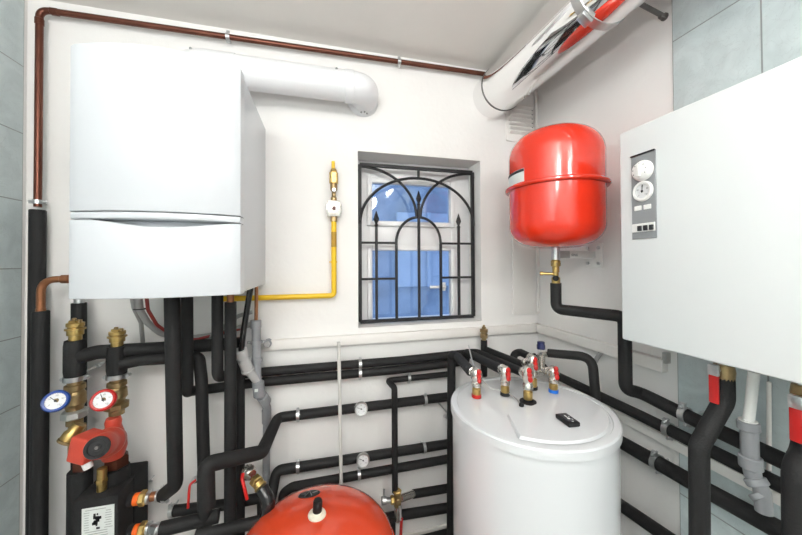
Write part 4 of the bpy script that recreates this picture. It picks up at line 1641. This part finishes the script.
mb.box((xs_ + .0006, pyc, strip_z(.79)), (.001, .008, .003))
mb.box((xs_ + .0006, pyc, strip_z(.96)), (.001, .006, .004))
mb.box((xs_ + .0006, pyc - .018, strip_z(.33)), (.001, .006, .003))
mb.build('printed_mark', INK, strip)
MB().box((xs_ - .001, pyc, pzt), (.008, pw, .004), .001, 1).build('strip_edge', INK, strip)


# valves under the cabinet
def cab_valve(top_px, x, label, pts, r, lev):
    tp = PX(*top_px, x)
    t = thing('cabinet_valve', label, 'valve', (tp.x, tp.y, tp.z - .09), 'red lever valves under the white cabinet')
    z0 = CZ0 - .012
    mb = MB().lathe([(.017, 0), (.017, -.03), (.022, -.034), (.024, -.05), (.022, -.075), (.02, -.085)], frame((tp.x, tp.y, z0 + .012), (0, 0, 1)), 18)
    mb.build('valve_body', BRASSD, t)
    MB().hexa((tp.x, tp.y, z0), (tp.x, tp.y, z0 - .02), .025).build('union_nut', NICKEL, t)
    lv = PX(*lev, x - .035)
    MB().box(lv + V((0, 0, .052)), (.012, .024, .03), .003).cyl(lv + V((0, 0, .052)), V((tp.x, tp.y, lv.z + .052)), .008, 12).build('lever_bracket', STEEL, t)
    MB().box(lv, (.010, .022, .078), .004, 2).build('red_lever', REDH, t)
    p = [V((tp.x, tp.y, z0 - .052))] + pts
    return t, tp, p


pts = [PX(727, 401, 1.07), PX(699, 446, 1.0), V((PX(697, 560, 1.0).x, PX(697, 560, 1.0).y, .0))]
t, tp, p = cab_valve((724, 378), 1.075, 'valve with red lever under the white cabinet, nearer the tank', pts, .0275, (714, 389))
p[1] = V((tp.x, tp.y, PX(727, 402, 1.07).z))
pipe('insulated_pipe', 'thick insulated pipe stepping down from the red-lever valve nearer the tank', 'pipe', p, .0225, INS, fil=.05)
pts2 = [PX(801, 445, 1.05), PX(797, 470, 1.02), V((PX(797, 640, 1.02).x, PX(797, 640, 1.02).y, .0))]
t, tp, p = cab_valve((806, 405), 1.075, 'valve with red lever at the right picture edge under the cabinet', pts2, .0275, (796.5, 425))
p[1] = V((tp.x, tp.y, PX(806, 450, 1.075).z))
pipe('insulated_pipe', 'thick insulated pipe at the right picture edge dropping to the floor', 'pipe', p, .0240, INS, fil=.04)

# grey waste trap under the cabinet
wt = thing('waste_trap', 'grey plastic trap with white pipe hanging under the white cabinet', 'trap', PX(757, 510, 1.095))
wx = 1.095
wp = MB().tube([PX(754, 372, wx), PX(751, 400, wx), PX(748, 424, wx)], .0115, 16, .05).build('white_pipe', WHITEP, wt)
q = [PX(749, 424, wx), PX(750, 458, wx), PX(753, 476, wx), PX(762, 490, wx), PX(764, 512, wx)]
MB().tube(q, [.0185, .0180, .0175, .017, .017], 20, .02).build('trap_body', PVC, wt)
for a, b_, r in (((748, 421), (748.6, 430), .0225), ((750.3, 456), (751, 468), .0235), ((754, 478), (759, 486), .0235), ((757, 492), (763, 499), .0225)):
    MB().cyl(PX(*a, wx), PX(*b_, wx), r, 22, ch=.002).build('collar', PVC, wt)
MB().lathe([(.0185, 0), (.0185, .003), (0, .003)], frame(PX(748, 421, wx), (0, 0, 1)), 20).build('seal_ring', WHITEP, wt)
pipe('white_conduit', 'thin white conduit on the tiled wall under the white cabinet', 'conduit',
     [PX(769, 382, XR - .016), PX(769, 470, XR - .016)], .005, None, TRIM)

# ------------------------------------------------------------------ added fill lamps and daylight
FILL_GLOW = emission('globe_fill_glow', (1, .985, .965), 30)  # out-of-view globes added to light the room
for lx, ly, lab in ((-.10, -.66, 'added white fill globe hanging unseen from the ceiling nearest the camera, slightly left'),
                    (.66, -1.05, 'added white fill globe hanging unseen from the ceiling on the cabinet side of the room'),
                    (-.72, -1.25, 'added white fill globe hanging unseen from the ceiling on the boiler side at the room rear')):
    lf = thing('fill_globe', lab, 'lamp', (lx, ly, 2.2), 'added ceiling fill globes')
    MB().lathe([(.06, 0), (.06, -.015), (.02, -.03), (.008, -.035), (.008, -.07), (.04, -.075), (.04, -.10)], frame((lx, ly, ZC), (0, 0, 1)), 28).build('lamp_holder', WHITEP, lf)
    MB().ball((lx, ly, ZC - .205), .125, 32, 20).build('glass_globe', FILL_GLOW, lf)

# added floor uplighter, unseen behind the camera, for soft ceiling bounce light
ux, uy, uz = -.45, -.75, 1.72
ul = thing('fill_uplighter', 'added fill light with upward bowl shade, unseen behind the camera', 'lamp', (ux, uy, 0))
MB().lathe([(.15, 0), (.15, .012), (.03, .03), (0, .03)], frame((ux, uy, 0), (0, 0, 1)), 36).build('base', WHITEP, ul)
MB().cyl((ux, uy, .02), (ux, uy, uz - .1), .012, 16).build('pole', WHITEP, ul)
MB().lathe([(.02, -.11), (.10, -.08), (.17, 0), (.165, 0), (.095, -.074), (0, -.1)], frame((ux, uy, uz), (0, 0, 1)), 40).build('bowl_shade', WHITEP, ul)
MB().lathe([(.12, -.052), (.12, -.045), (0, -.045)], frame((ux, uy, uz), (0, 0, 1)), 36).build('fill_disc', emission('fill_uplight_glow', (1, .985, .965), 20), ul)
ld = bpy.data.lights.new('fill_uplight', 'AREA')
ld.shape = 'DISK'
ld.size = .24
ld.energy = 42
ld.color = (1, .985, .965)
lo = bpy.data.objects.new('fill_uplight', ld)
COL.objects.link(lo)
lo.location = (ux, uy, uz - .03)
lo.rotation_euler = (PI, 0, 0)

w = bpy.data.worlds.new('dusk_sky')
scene.world = w
w.use_nodes = True
bg = w.node_tree.nodes['Background']
bg.inputs[0].default_value = (.36, .48, .72, 1)
bg.inputs[1].default_value = 1.6

vs = scene.view_settings
vs.view_transform = 'Standard'
vs.look = 'None'
vs.gamma = 1
vs.use_curve_mapping = False
vs.exposure = 0.33

for o in bpy.data.objects:
    if '_o' in o:
        del o['_o']
# parts are kept in the space of their thing
for o in bpy.data.objects:
    if o.parent is not None:
        pass
